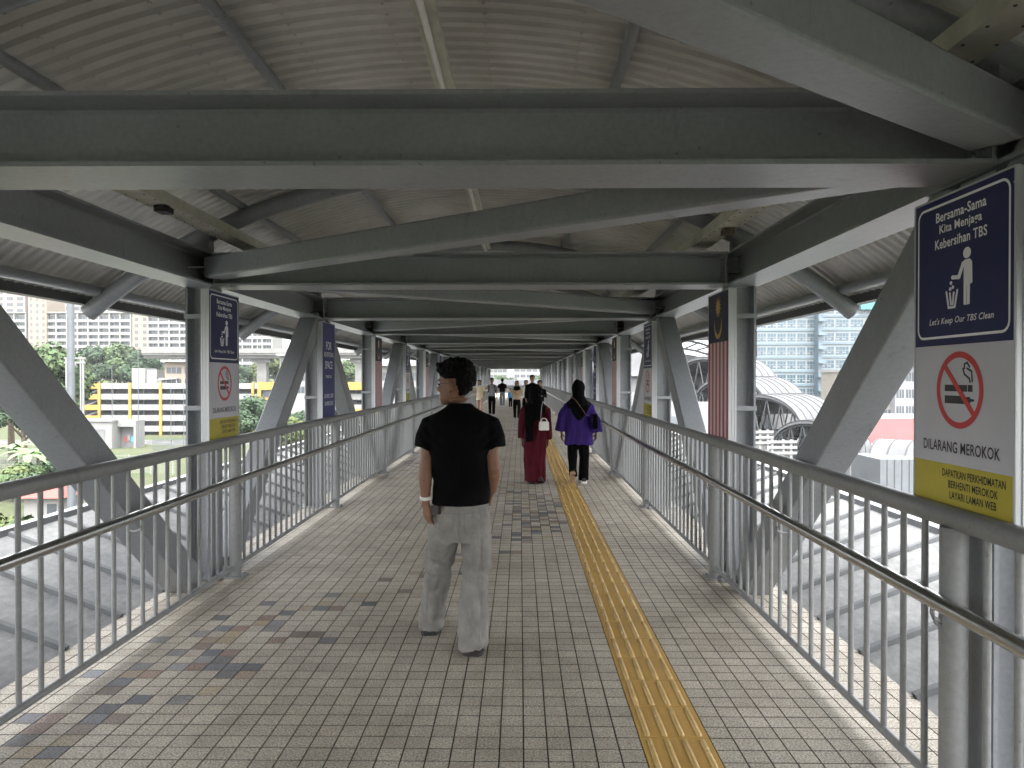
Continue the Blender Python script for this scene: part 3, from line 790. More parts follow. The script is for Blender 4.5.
# t-shirt
mb = MB()
mb.loft([(.004, 0, .822, .166, .132), (.003, 0, .86, .165, .128), (.002, 0, .95, .163, .12), (0, 0, 1.05, .168, .118), (0, -.003, 1.15, .182, .122), (0, -.006, 1.23, .195, .126), (0, -.005, 1.29, .195, .118), (0, -.003, 1.335, .168, .10), (-.0, 0, 1.365, .115, .082), (-.0, .004, 1.388, .078, .072), (0, .006, 1.402, .072, .069)], 32, pw=2.4)
for s in (-1, 1):
    mb.tube([(s*.11, -.005, 1.29), (s*.163, -.008, 1.262), (s*.184, -.014, 1.205), (s*.196, -.022, 1.14)], [.07, .078, .076, .075], 18, up=(0, 1, 0), flat=.85)
def tee_wr(c, n):
    side = min(1, abs(c.x)/.16)
    a = .0085*nz((c.x+c.z*.35*(1 if c.x > 0 else -1), c.y, c.z), (9, 9, 5))
    b = .006*nz((c.x, c.y, c.z+.5*abs(c.x)), (6, 6, 16))*(1 if c.z < 1.12 else .5)
    k = math.exp(-((abs(c.x)-.16)/.05)**2-((c.z-1.19)/.08)**2)
    cc = .008*sin((c.z*1.2-abs(c.x))*70)*k
    return n*(a+b+cc)
sh = fuse(mb, .0075, 't_shirt', M['tee'], man, 4, tee_wr)
# jeans
mb = MB()
mb.loft([(.0, .0, .605, .12, .11), (0, 0, .66, .163, .122), (0, -.004, .74, .172, .126), (0, -.002, .80, .158, .114), (0, 0, .85, .14, .095)], 28, pw=2.3)
mb.tube([(-.088, .0, .72), (-.105, .035, .60), (-.138, .105, .42), (-.166, .16, .24), (-.19, .20, .08), (-.193, .20, .022)], [(.091, .108), (.089, .099), (.082, .088), (.076, .084), (.076, .09), (.077, .096)], 20, up=(0, 1, 0))
mb.tube([(.084, .0, .72), (.088, .005, .60), (.09, .0, .42), (.086, -.06, .24), (.08, -.115, .08), (.079, -.122, .018)], [(.09, .108), (.089, .1), (.083, .089), (.078, .084), (.079, .092), (.081, .1)], 20, up=(0, 1, 0))
def jean_wr(c, n):
    v = .030*abs(nz((c.x, c.y, c.z), (12, 12, 2.6)))+.010*abs(nz((c.x+.6*c.z*(1 if c.x > 0 else -1), c.y, c.z), (15, 15, 5)))-.009
    h = .0
    if c.z < .2: h = .009*sin(c.z*75+c.x*18)*(.2-c.z)/.2*(1+mnoise.noise(c*9))
    kn = .009*sin(c.z*60+c.x*30)*math.exp(-((c.z-.43)/.07)**2)
    g = 0
    if c.y < -.02 and .64 < c.z < .80:                                       # stitched pocket outlines
        for px in (-.083, .083):
            dx, dz = abs(c.x-px), abs(c.z-.725)
            e = max(dx-.055, dz-.06)
            g -= .003*math.exp(-(e/.005)**2) if e < .02 else 0
            if e < 0: g += .0016
    if c.y < 0 and abs(c.x) < .01 and c.z > .6: g -= .004                     # seat seam
    if .815 < c.z < .83: g -= .002
    return n*(v+h+kn+g)
jo = fuse(mb, .0068, 'jeans', M['denim'], man, 4, jean_wr)
from mathutils.bvhtree import BVHTree
bt = BVHTree.FromPolygons([v.co.copy() for v in jo.data.vertices], [tuple(p.vertices) for p in jo.data.polygons])
M['stitch'] = mat('dark seam', (.175, .172, .162), .9)
def seam(pts, name='seam', r=.0012, back=True, n=10):
    out = []
    for a, b_ in zip(pts, pts[1:]):
        for j in range(n):
            q = V(a).lerp(V(b_), j/n); h = bt.ray_cast(V((q.x, -.6, q.y)), V((0, 1, 0)))
            if h[0] is not None: out.append(h[0]+V((0, -.0004, 0)))
    mb = MB(); mb.tube(out, r, 6); return mb.build(name, M['stitch'], man, 60)
for px in (-.083, .083):
    seam([(px-.052, .782), (px-.05, .70), (px, .672), (px+.05, .70), (px+.052, .782), (px-.052, .782)], 'pocket_seam')
seam([(0, .815), (.002, .63)], 'seat_seam', .0016); seam([(-.145, .80), (0, .775), (.145, .80)], 'yoke_seam')
for sx, pl in ((-1, [(-.125, .60), (-.175, .42), (-.2, .25), (-.225, .06)]), (1, [(.13, .60), (.135, .42), (.128, .25), (.12, .06)])): seam(pl, 'leg_seam', .0012)
mb = MB(); mb.tube([V((.0, 0, .812))+V((.155*cos(2*pi*i/28), .114*sin(2*pi*i/28), 0)) for i in range(28)], (.004), 8, flat=3, closed=True); mb.build('waistband', M['denim'], man, 60)
for c, yw in (((-.193, .135, 0), rad(8)), ((.080, -.193, 0), rad(-6))):
    mb = MB(); shoe_mesh(mb, c, yw, 0, .275, .118, .055); mb.build('shoe', [M['shoe'], M['greysole']], man, 50)
mb = MB(); mb.tube([V((-.1945, -.069, .865))+V((.0285*cos(2*pi*i/20), .027*sin(2*pi*i/20), .006*sin(2*pi*i/20))) for i in range(20)], .0052, 8, flat=1.9, closed=True)
mb.build('wristband', M['bagwhite'], man, 60)
mb = MB(); mb.box((-.135, -.098, .80), (.065, .022, .042), Matrix.Rotation(rad(-35), 3, 'Z')); mb.box((-.138, -.113, .815), (.06, .006, .02), Matrix.Rotation(rad(-35), 3, 'Z'))
mb.build('belt_pouch', M['shoe'], man)

# ------------------------------------------------------------------ veiled woman in maroon
def drape(a1, a2, s1=(16, 16, 2.5), s2=(30, 30, 6)):
    return lambda c, n: n*(a1*nz(c, s1)+a2*nz(c, s2))
wm = thing('person', 'woman in a long maroon dress and black headscarf walking away', 'person', (.222, 10.75, 0))
mb = MB()
T, R = head_into(mb, (0, .03, 1.225), rad(4), .96)
mb.tube([(0, -.01, 1.1), (0, 0, 1.2), (0, .01, 1.28)], [.07, .05, .05], 12)
mb.loft([(0, 0, .5, .1, .08), (0, 0, .8, .13, .09), (0, 0, 1.0, .12, .085), (0, 0, 1.12, .13, .08), (0, 0, 1.17, .09, .06)])
arm_into(mb, (-.15, 0, 1.11), (-.185, -.02, .9), (-.19, .02, .64), .85); arm_into(mb, (.15, 0, 1.11), (.185, -.02, .9), (.19, .02, .64), .85)
hand_into(mb, (-.19, .02, .64), (0, .1, -1), (1, 0, 0), (.2, 1, 0), .9); hand_into(mb, (.19, .02, .64), (0, .1, -1), (-1, 0, 0), (-.2, 1, 0), .9)
for s in (-1, 1): mb.tube([(s*.07, 0, .6), (s*.06, s*.03, .3), (s*.05, s*.05, .1)], [.07, .05, .03], 10)
fuse(mb, .008, 'body', [M['skin'], M['lip']], wm, 2, None, face_pick(T)); eyes_of(T, R, wm, .96)
mb = MB()
mb.loft([(.0, .01, .03, .158, .13), (.0, .01, .1, .155, .13), (0, 0, .3, .152, .125), (0, 0, .55, .168, .13), (0, -.005, .72, .172, .132), (0, 0, .9, .15, .115), (0, 0, 1.02, .158, .115), (0, 0, 1.1, .17, .105), (0, 0, 1.15, .14, .09), (0, 0, 1.19, .07, .06)], 30)
for s in (-1, 1): mb.tube([(s*.12, 0, 1.12), (s*.165, -.005, 1.05), (s*.188, -.02, .9), (s*.19, .01, .74), (s*.19, .02, .66)], [.055, .062, .06, .056, .056], 16, up=(0, 1, 0))
fuse(mb, .008, 'dress', M['maroon'], wm, 4, drape(.026, .009))
mb = MB()
mb.ell((0, .018, 1.345), (.1, .118, .132), 18, 12)
mb.loft([(0, -.005, 1.0, .12, .09), (0, -.01, 1.06, .165, .125), (0, -.01, 1.12, .178, .13), (0, -.005, 1.18, .13, .115), (0, 0, 1.24, .092, .1), (0, .005, 1.3, .09, .105)], 24)
mb.rings([[V((-.085+a, y0+b, z)) for a, b in ((-.06*w_, -.02), (.06*w_, -.025), (.06*w_, .02), (-.06*w_, .025))] for z, w_, y0 in ((1.15, 1.2, -.10), (.95, 1.1, -.135), (.8, 1., -.15), (.63, .85, -.155))])
mb.rings([[V((.03+a, y0+b, z)) for a, b in ((-.07*w_, -.02), (.07*w_, -.02), (.07*w_, .02), (-.07*w_, .02))] for z, w_, y0 in ((1.15, 1.2, -.10), (1.0, 1.1, -.12), (.93, .7, -.125))])
fuse(mb, .0085, 'headscarf', M['blackcloth'], wm, 4, drape(.012, .006, (14, 14, 6)))
for c, yw, pt in (((-.06, -.05, 0), .05, 0), ((.075, -.15, 0), -.1, .25)):
    mb = MB(); shoe_mesh(mb, c, yw, pt, .235, .08, .05); mb.build('shoe', [M['shoe'], M['shoe']], wm, 50)
# her white handbag hangs from the right shoulder
bag = thing('handbag', 'small white handbag on a chain at the back of the woman in maroon', 'handbag', (.222+.125, 10.56, .86))
mb = MB(); mb.rings([[V((.075*a*w_, .035*b*w2, z)) for a, b in rrect(2, 2, .5, 4)] for z, w_, w2 in ((-.068, .8, .7), (-.06, .98, 1), (0, 1, 1), (.045, .94, .9), (.06, .8, .6))])
mb.rings([[V((.072*a*w_, -.012-.03*(b+1)*.8, z)) for a, b in rrect(2, 2, .5, 4)] for z, w_ in ((-.02, .8), (-.01, .95), (.05, .95), (.062, .85))])
mb.build('bag_body', M['bagwhite'], bag, 50)
mb = MB(); mb.tube([(.045*cos(pi*i/10), -.005, .058+.05*sin(pi*i/10)) for i in range(11)], .006, 8); mb.build('handle', M['bagwhite'], bag, 60)
mb = MB()
p0, p1, p2 = V((-.05, 0, .06)), V((-.03, .055, .29)), V((-.01, .14, .345))
pts = [p0.lerp(p1, t/14) for t in range(15)]+[p1.lerp(p2, t/5) for t in range(1, 6)]+[p2.lerp(V((.0, .22, .3)), t/4) for t in range(1, 5)]
for i, p in enumerate(pts): mb.ell(p, (.005, .006, .009), 6, 4)
mb.tube(pts, .003, 6); mb.build('chain', M['metal'], bag, 60)

# ------------------------------------------------------------------ veiled woman in purple
wp = thing('person', 'woman in a purple tunic, black trousers and black headscarf walking away', 'person', (.86, 10.78, 0))
mb = MB()
T, R = head_into(mb, (0, .03, 1.275), rad(-4), .97)
mb.tube([(0, -.01, 1.15), (0, 0, 1.25), (0, .01, 1.33)], [.07, .05, .05], 12)
mb.loft([(0, 0, .62, .11, .08), (0, 0, .8, .15, .1), (0, 0, 1.0, .14, .09), (0, 0, 1.15, .15, .08), (0, 0, 1.21, .09, .06)])
arm_into(mb, (-.165, 0, 1.15), (-.225, -.03, .93), (-.25, .0, .755), .85); arm_into(mb, (.165, 0, 1.15), (.225, -.03, .93), (.265, .01, .74), .85)
hand_into(mb, (-.25, .0, .755), (-.05, .1, -1), (1, 0, 0), (.2, 1, 0), .95); hand_into(mb, (.265, .01, .74), (0, .2, -1), (-1, 0, 0), (-.2, 1, 0), .95)
for s in (-1, 1): mb.tube([(s*.085, 0, .7), (s*.085, s*.05, .35), (s*.08, s*.06-.04, .19)], [.075, .05, .035], 10)
fuse(mb, .008, 'body', [M['skin'], M['lip']], wp, 2, None, face_pick(T)); eyes_of(T, R, wp, .97)
mb = MB()
mb.loft([(.0, 0, .575, .215, .15), (0, 0, .64, .208, .15), (0, 0, .75, .2, .145), (0, 0, .92, .178, .13), (0, 0, 1.05, .182, .125), (0, 0, 1.13, .185, .115), (0, 0, 1.19, .145, .095), (0, 0, 1.23, .07, .06)], 30, pw=2.3)
mb.tube([(-.13, 0, 1.16), (-.185, -.005, 1.08), (-.232, -.025, .93), (-.258, -.01, .80), (-.262, -.005, .77)], [.06, .072, .08, .088, .09], 16, up=(0, 1, 0), flat=.8)
mb.tube([(.13, 0, 1.16), (.185, -.005, 1.08), (.235, -.025, .93), (.262, 0, .79), (.266, .005, .755)], [.06, .072, .08, .088, .09], 16, up=(0, 1, 0), flat=.8)
fuse(mb, .0085, 'tunic', M['purple'], wp, 4, drape(.02, .01))
mb = MB()
mb.loft([(0, 0, .5, .1, .09), (0, 0, .62, .165, .115), (0, 0, .75, .16, .11)], 24)
mb.tube([(-.085, 0, .62), (-.088, -.03, .36), (-.085, -.06, .2), (-.083, -.1, .11)], [.085, .07, .064, .062], 16, up=(0, 1, 0))
mb.tube([(.085, 0, .62), (.088, .02, .36), (.082, .04, .15), (.08, .05, .04)], [.085, .075, .072, .074], 16, up=(0, 1, 0))
fuse(mb, .0085, 'trousers', M['blackcloth'], wp, 4, drape(.010, .005))
mb = MB()
mb.ell((0, .018, 1.395), (.1, .118, .135), 18, 12)
mb.loft([(.01, -.03, .98, .03, .03), (.005, -.03, 1.03, .10, .09), (0, -.02, 1.1, .175, .125), (0, -.01, 1.17, .19, .13), (0, -.005, 1.23, .13, .115), (0, 0, 1.29, .092, .1), (0, .005, 1.35, .09, .105)], 24)
mb.rings([[V((.01+a*w_, -.135+b, z)) for a, b in ((-.15, -.015), (.15, -.015), (.15, .03), (-.15, .03))] for z, w_ in ((1.15, 1.), (1.05, .75), (.97, .35), (.93, .06))])
fuse(mb, .0085, 'headscarf', M['blackcloth'], wp, 4, drape(.012, .006, (14, 14, 6)))
mb = MB(); shoe_mesh(mb, (-.083, -.26, .0), .06, 1.0, .245, .085, .055); mb.build('shoe', [M['shoe'], M['sole']], wp, 50)
mb = MB(); shoe_mesh(mb, (.08, -.06, 0), -.1, 0, .245, .088, .055); mb.build('shoe', [M['shoe'], M['bagwhite']], wp, 50)
bag = thing('shoulder_bag', 'dark purple shoulder bag on a brown strap of the woman in purple', 'bag', (.86+.235, 10.62, .93))
mb = MB(); mb.rings([[V((.035*b*w2+.0, .085*a*w_, z)) for a, b in rrect(2, 2, .5, 4)] for z, w_, w2 in ((-.12, .8, .6), (-.1, 1, 1), (.06, .95, .9), (.1, .85, .5))])
mb.build('bag_body', M['blackcloth'], bag, 50)
mb = MB()
q = [V((-.235-.1, .08, .335)), V((-.235-.06, -.0, .31)), V((-.235+.02, -.03, .2)), V((-.235+.1, -.045, .08)), V((-.04, -.02, .06)), V((0, 0, .08))]
mb.tube(q, .012, 8, flat=.35); mb.build('strap', M['brownstrap'], bag, 60)

# ------------------------------------------------------------------ people farther along
def walker(label, x, y, h, rz, top, bottom, longtop=False, skirt=False, scarf=None, hairlen=0, sleeves=True, stride=.14, arms='down', skin='skin2'):
    """a plain walking figure of height h; rz = 0 walks away from the camera"""
    s = h/1.65
    p = thing('person', label, 'person', (x, y, 0), rz)
    S = lambda a: tuple(c*s for c in a)
    mb = MB(); T, R = head_into(mb, S((0, .03, 1.395)), 0, s)
    mb.tube([S((0, -.01, 1.27)), S((0, 0, 1.36)), S((0, .01, 1.44))], [.07*s, .054*s, .054*s], 12)
    mb.loft([(*S((0, 0, .75)), .13*s, .09*s), (*S((0, 0, 1.0)), .125*s, .085*s), (*S((0, 0, 1.25)), .15*s, .08*s), (*S((0, 0, 1.33)), .09*s, .06*s)])
    if arms == 'down': hands = [((-.19, 0, 1.27), (-.225, -.03, 1.02), (-.225, .06, .80), (0, .2, -1)), ((.19, 0, 1.27), (.225, -.03, 1.02), (.225, .0, .80), (0, .1, -1))]
    elif arms == 'raised': hands = [((-.19, 0, 1.27), (-.225, -.03, 1.02), (-.225, .06, .80), (0, .2, -1)), ((.19, 0, 1.27), (.26, .1, 1.12), (.14, .2, 1.36), (-.6, .1, .7))]
    else: hands = [((-.19, 0, 1.27), (-.215, .03, 1.03), (-.06, .2, 1.06), (.9, .2, .3)), ((.19, 0, 1.27), (.215, .03, 1.03), (.05, .2, 1.14), (-.8, .2, .5))]
    for i, (A_, B_, C_, D_) in enumerate(hands):
        arm_into(mb, S(A_), S(B_), S(C_), .9*s); sg = 1 if i == 0 else -1
        hand_into(mb, S(C_), D_, (sg, 0, 0) if arms == 'down' or i == 0 else (0, -1, 0), (0, 1, .1), .95*s, .5, 6)
    st = stride
    legs = [(-1, st), (1, -st)]
    for sx, d in legs: mb.tube([S((sx*.085, 0, .76)), S((sx*.085, d*.6+.02, .44)), S((sx*.08, d, .07))], [.075*s, .05*s, .036*s], 10)
    fuse(mb, .010, 'body', [M[skin], M['lip']], p, 2, None, face_pick(T)); eyes_of(T, R, p, s)
    mb = MB(); zb = .62 if longtop else .84
    mb.loft([(*S((0, 0, zb)), (.19 if longtop else .165)*s, .125*s), (*S((0, 0, 1.0)), .16*s, .115*s), (*S((0, 0, 1.15)), .175*s, .115*s), (*S((0, 0, 1.25)), .185*s, .11*s), (*S((0, 0, 1.31)), .15*s, .09*s), (*S((0, 0, 1.375)), .065*s, .06*s)], 22)
    for i, (A_, B_, C_, D_) in enumerate(hands):
        e = V(S(B_)).lerp(V(S(C_)), .85) if sleeves else V(S(A_)).lerp(V(S(B_)), .75)
        pts = [V(S((A_[0]*.7, A_[1], A_[2]+.01))), V(S(A_))] + ([V(S(B_)), e] if sleeves else [e])
        mb.tube(pts, [.06*s]*2+([.056*s, .05*s] if sleeves else [.07*s]), 14, up=(0, 1, 0))
    fuse(mb, .011, 'top', M[top], p, 3, drape(.01, .005))
    mb = MB()
    if skirt: mb.loft([(0, 0, .1*s, .2*s, .17*s), (0, 0, .45*s, .17*s, .14*s), (0, 0, .8*s, .165*s, .115*s), (0, 0, .9*s, .14*s, .1*s)], 22)
    else:
        mb.loft([(0, 0, .66*s, .12*s, .1*s), (0, 0, .76*s, .165*s, .118*s), (0, 0, .9*s, .14*s, .1*s)], 22)
        for sx, d in legs: mb.tube([S((sx*.085, 0, .74)), S((sx*.088, d*.6+.02, .44)), S((sx*.083, d, .06))], [.092*s, .073*s, .066*s], 14, up=(0, 1, 0))
    fuse(mb, .011, 'skirt' if skirt else 'trousers', M[bottom], p, 3, drape(.01, .005))
    if scarf:
        mb = MB(); mb.ell(S((0, .018, 1.52)), (.098*s, .112*s, .13*s), 16, 10)
        mb.loft([(*S((0, 0, 1.2)), .13*s, .11*s), (*S((0, 0, 1.27)), .19*s, .13*s), (*S((0, 0, 1.34)), .15*s, .115*s), (*S((0, 0, 1.41)), .095*s, .1*s)], 20)
        f = fuse(mb, .011, 'headscarf', M[scarf], p, 2)
        for v in f.data.vertices:                                           # open over the face
            c = v.co
            if c.y > .06*s and 1.41*s < c.z < 1.585*s and abs(c.x) < .07*s: c.y -= .045*s
    else:
        mb = MB(); rr = random.Random(int(x*100)+int(y))
        mb.ell(T((0, -.022, .165)), (.092*s, .108*s, .1*s), 14, 10)
        for i in range(60):
            a = rr.uniform(0, 2*pi); mb.ell(T((.07*cos(a), -.02+.08*sin(a)*(1 if sin(a) < 0 else .9), .2+rr.uniform(-.03, .03))), (.022*s,)*3, 6, 5)
        if hairlen: mb.loft([(*T((0, -.06, .14-hairlen)), .07*s, .03*s), (*T((0, -.055, .1-hairlen*.4)), .085*s, .045*s), (*T((0, -.04, .14)), .08*s, .06*s)], 16)
        fuse(mb, .010, 'hair', M['hair'], p, 2)
    for sx, d in legs:
        mb = MB(); shoe_mesh(mb, S((sx*.083, d-.07, 0)), 0, 0, .25*s, .09*s, .06*s); mb.build('shoe', [M['shoe'] if not skirt else M['bagwhite'], M['bagwhite']], p, 50)
    return p
walker('person in a cream long top with dark hair walking towards the camera', -1.85, 33.5, 1.46, pi, 'cream', 'skin2', longtop=True, hairlen=.16, sleeves=False)
pm = walker('man in a grey checked shirt with a dark backpack walking towards the camera', -1.18, 30.6, 1.56, pi, 'plaid', 'blackcloth', arms='raised', sleeves=False)
mb = MB()
for sx in (-1, 1): mb.tube([(sx*.12, -.1, 1.22), (sx*.125, 0, 1.275), (sx*.125, .112, 1.2), (sx*.13, .115, 1.05), (sx*.16, .06, .95)], .022, 8, flat=.4)
mb.rings([[V((.15*a*w_, -.17+.06*b, z)) for a, b in rrect(2, 2, .4, 4)] for z, w_ in ((.88, .9), (.92, 1), (1.2, 1), (1.27, .8))])
bp_ = mb.build('backpack', M['blackcloth'], None, 50, (-1.18, 30.6, 0)); bp_.rotation_euler.z = pi
tag(bp_, 'dark backpack worn by the man in the grey checked shirt', 'backpack')
walker('man in a black t-shirt and grey jeans walking away in the distance', -.97, 40, 1.53, 0, 'tee', 'jeans', sleeves=False, stride=.12)
walker('small child in pale blue walking towards the camera in the distance', -.5, 38.5, 1.0, pi, 'blue', 'blackcloth', stride=.08)
walker('woman in a beige top and black headscarf holding something to her chest', -.12, 27.6, 1.46, pi, 'tan', 'blackcloth', scarf='blackcloth', arms='hold')
walker('dark haired person in white partly hidden behind the woman in beige', .24, 29.5, 1.47, pi, 'whitecloth', 'blackcloth', hairlen=.12)
walker('tall man in black whose head shows above the headscarf of the woman in maroon', .43, 25.6, 1.66, pi, 'tee', 'blackcloth', arms='down')
walker('long haired woman in dark top and blue skirt coming along the right side', .66, 24.4, 1.48, pi, 'blackcloth', 'blue', skirt=True, hairlen=.22, arms='hold')
# ================================================================== ground
GZ = -7.0
m, nt, b = new_mat('rough grass and earth')
tc = nt.nodes.new('ShaderNodeTexCoord')
c1 = _r(_n(.12, 8), .36, (.06, .052, .03, 1), .56, (.034, .052, .012, 1))
c2 = _r(_n(3., 6), .3, (.6, .6, .55, 1), .7, (1.4, 1.4, 1.3, 1))
x = nt.nodes.new('ShaderNodeMix'); x.data_type = 'RGBA'; x.blend_type = 'MULTIPLY'; x.inputs[0].default_value = 1
nt.links.new(c1, x.inputs[6]); nt.links.new(c2, x.inputs[7]); nt.links.new(x.outputs[2], b.inputs['Base Color']); b.inputs['Roughness'].default_value = .95
bp = nt.nodes.new('ShaderNodeBump'); bp.inputs['Strength'].default_value = .8; bp.inputs['Distance'].default_value = .3
nt.links.new(_n(2., 6), bp.inputs['Height']); nt.links.new(bp.outputs['Normal'], b.inputs['Normal'])
M['grass'] = m
mb = MB(); N = 60
def gh(x, y):
    h = GZ
    if x < -30 and 40 < y < 110: h += 1.1*max(0, 1-abs(y-70)/30)*(.5+.5*mnoise.noise(V((x*.06, y*.06, 0))))
    if x < -20: h -= 6*max(0, min(1, (y-45)/105))
    if x < -45 and y > 200: h += min(14, (y-200)*.1)
    return h
xs = [-900, -500]+[-300+10*i for i in range(61)]+[500, 900]; ys = [-300, -100]+[-20+10*i for i in range(40)]+[500, 900, 1600]
vs_ = [(a, c, gh(a, c)) for c in ys for a in xs]; nx = len(xs)
mb.add(vs_, [(j*nx+i, j*nx+i+1, (j+1)*nx+i+1, (j+1)*nx+i) for j in range(len(ys)-1) for i in range(nx-1)])
struct(mb.build('ground', M['grass'], None, 180))
M['asphalt'] = mat('asphalt', (.06, .06, .06), .9, 0, .3, 2)
M['concrete'] = mat('pale concrete', (.15, .148, .14), .8, 0, .25, .5)
M['concrete2'] = mat('grey concrete', (.2, .2, .196), .85, 0, .3, .6)
mb = MB(); zr = gh(-60, 160)
mb.bb(-200, -22, 158, 168, zr, zr+.05); mb.bb(-200, -22, 157.6, 158, zr, zr+.16, 1); mb.bb(-200, -22, 168, 168.4, zr, zr+.16, 1)
for i in range(28): mb.bb(-195+6*i, -192+6*i, 162.9, 163.1, zr+.05, zr+.056, 2)
M['paint'] = mat('white road paint', (.6, .6, .58), .7)
struct(mb.build('road', [M['asphalt'], M['concrete'], M['paint']]))
mb = MB(); mb.bb(-15, 3.9, -40, 160, GZ, GZ+.05); struct(mb.build('added_bounce_ground', M['concrete2']))  # unseen grey slab, added so grass bounces less green onto the bridge
mb = MB(); mb.bb(4, 130, 8, 170, GZ, GZ+.06); struct(mb.build('station_yard', M['concrete2']))

# ================================================================== trees
def leaf_mat(name, c1, c2):
    return mat(name, c1, .7, 0, 0, .9, color2=c2, spec=.25)
M['leaf'] = leaf_mat('mid green leaves', (.06, .09, .035), (.03, .05, .022))
M['leaf2'] = leaf_mat('dark green leaves', (.042, .07, .036), (.022, .04, .022))
M['leaf3'] = leaf_mat('yellow green leaves', (.09, .115, .04), (.05, .07, .025))
M['bark'] = mat('bark', (.1, .075, .055), .9, 0, .4, 6)
def crown_mesh(name, seed, rx, rz, n, leaf, m, lobes=14):
    r = random.Random(seed); mb = MB(); L_ = []
    for i in range(lobes):
        a = r.uniform(0, 2*pi); e = r.uniform(-.55, 1); q = sqrt(max(0, 1-e*e))*.68
        L_.append((V((cos(a)*q*rx, sin(a)*q*rx, e*rz*.66)), r.uniform(.28, .48)*rx))
    L_.append((V((0, 0, 0)), rx*.55))
    for i in range(n):
        c, rad_ = r.choice(L_)
        d = V((r.gauss(0, 1), r.gauss(0, 1), r.gauss(0, 1))).normalized()
        p = c+V((d.x, d.y, d.z*.85))*rad_*(r.random()**.35)
        s = leaf*r.uniform(.6, 1.3)
        a = (d+V((r.uniform(-.7, .7), r.uniform(-.7, .7), r.uniform(-.4, .9)))).normalized()
        t = a.cross(V((r.random(), r.random(), r.random()))).normalized(); u = a.cross(t)
        mb.add([p-t*s*.5, p+u*s*.32, p+t*s*.5+a*s*.12, p-u*s*.32], [(0, 1, 2, 3)])
    return mb.mesh(name, m)
def trunk_mesh(h, r0, spread, seed):
    r = random.Random(seed); mb = MB()
    mb.tube([(0, 0, -.3), (r.uniform(-.1, .1), .05, h*.4), (r.uniform(-.2, .2), 0, h*.75), (0, 0, h*1.1)], [r0*1.25, r0, r0*.8, r0*.35], 9)
    for i in range(5):
        a = i*1.26+r.random(); z = h*r.uniform(.55, .8)
        mb.tube([(0, 0, z), (cos(a)*spread*.5, sin(a)*spread*.5, z+h*.2), (cos(a)*spread, sin(a)*spread, z+h*.42)], [r0*.5, r0*.32, r0*.12], 6)
    return mb.mesh('trunk', M['bark'], 60)
CR = [crown_mesh('crown', 1, 4.6, 4.6, 5200, .62, M['leaf']), crown_mesh('crown', 2, 4.2, 5.2, 5200, .6, M['leaf2'], 16), crown_mesh('crown', 3, 4.8, 4.2, 5200, .62, M['leaf3'], 15)]
TR = [trunk_mesh(6, .32, 2.6, i) for i in range(3)]
def tree(x, y, z, s, v, label, group, rz=0., name='broadleaf_tree'):
    t = thing(name, label, 'tree', (x, y, z), rz, group); t.scale = (s, s, s)
    link('trunk', TR[v], t); o = link('crown', CR[v], t, (0, 0, 8.2)); return t
r = random.Random(11)
G = 'trees in front of the apartment blocks'
# (pixel column, pixel row of the top, distance, kind)
tl = [(-40, 330, 95, 1), (8, 335, 105, 0), (40, 338, 98, 0), (60, 345, 222, 2), (92, 344, 235, 1), (118, 340, 240, 0), (140, 348, 235, 1), (158, 362, 240, 2), (20, 365, 88, 1), (42, 374, 90, 0), (80, 366, 225, 1), (-20, 385, 80, 1)]
desc = ['behind the big diagonal brace at the far left', 'right of the brace top', 'left of the tall lamp post', 'right behind the tall lamp post', 'first right of the lamp post', 'above the left end of the car park', 'above the car park roof room', 'at the right end of the tree belt', 'low in front at the left end of the belt', 'low in front beside the lamp post', 'peeping over the car park roof', 'outside the left edge']
kn = ['leafy mid green tree', 'dense dark green tree', 'yellowish green tree']
for (px, py, Y, v), d_ in zip(tl, desc):
    p = at(px, py, Y); z0 = gh(p.x, Y); s = (p.z-z0)/13.2
    tree(p.x, Y, z0, s, v, f'{kn[v]} {d_}', G, r.uniform(0, 6))
for (px, py, Y, v), d_ in zip([(253, 394, 92, 1), (275, 402, 96, 0), (303, 409, 90, 1), (290, 413, 82, 2)], ['right of the left litter sign', 'left of the slanting brace', 'below the advertising sign', 'in front of its neighbours under the brace']):
    p = at(px, py, Y); z0 = gh(p.x, Y); s = (p.z-z0)/13.2; tree(p.x, Y, z0, s, v, f'bushy {kn[v]} before the car park, {d_}', 'bushy trees before the car park', r.uniform(0, 6))
for (px, py, Y, v), d_ in zip([(350, 356, 235, 0), (425, 362, 235, 1), (275, 345, 230, 2), (305, 340, 240, 0), (240, 364, 240, 1)], ['under the viaduct beyond the third left post', 'far off beyond the fifth left post', 'above the viaduct left of the brace', 'above the viaduct behind the brace', 'low behind the car park roof']):
    p = at(px, py, Y); z0 = gh(p.x, Y); s = max(.4, (p.z-z0)/13.2); tree(p.x, Y, z0, s, v, f'{kn[v]} {d_}', 'trees around the viaduct', r.uniform(0, 6))
for (px, py, Y, v), d_ in zip([(500, 374, 170, 0), (512, 377, 160, 1), (540, 374, 190, 0)], ['left in the end opening', 'mid end opening', 'right in the end opening']):
    p = at(px, py, Y); s = (p.z-GZ)/13.2; tree(p.x, Y, GZ, s, v, f'hazy {kn[v]} {d_} of the walkway', 'trees beyond the end of the bridge', r.uniform(0, 6))
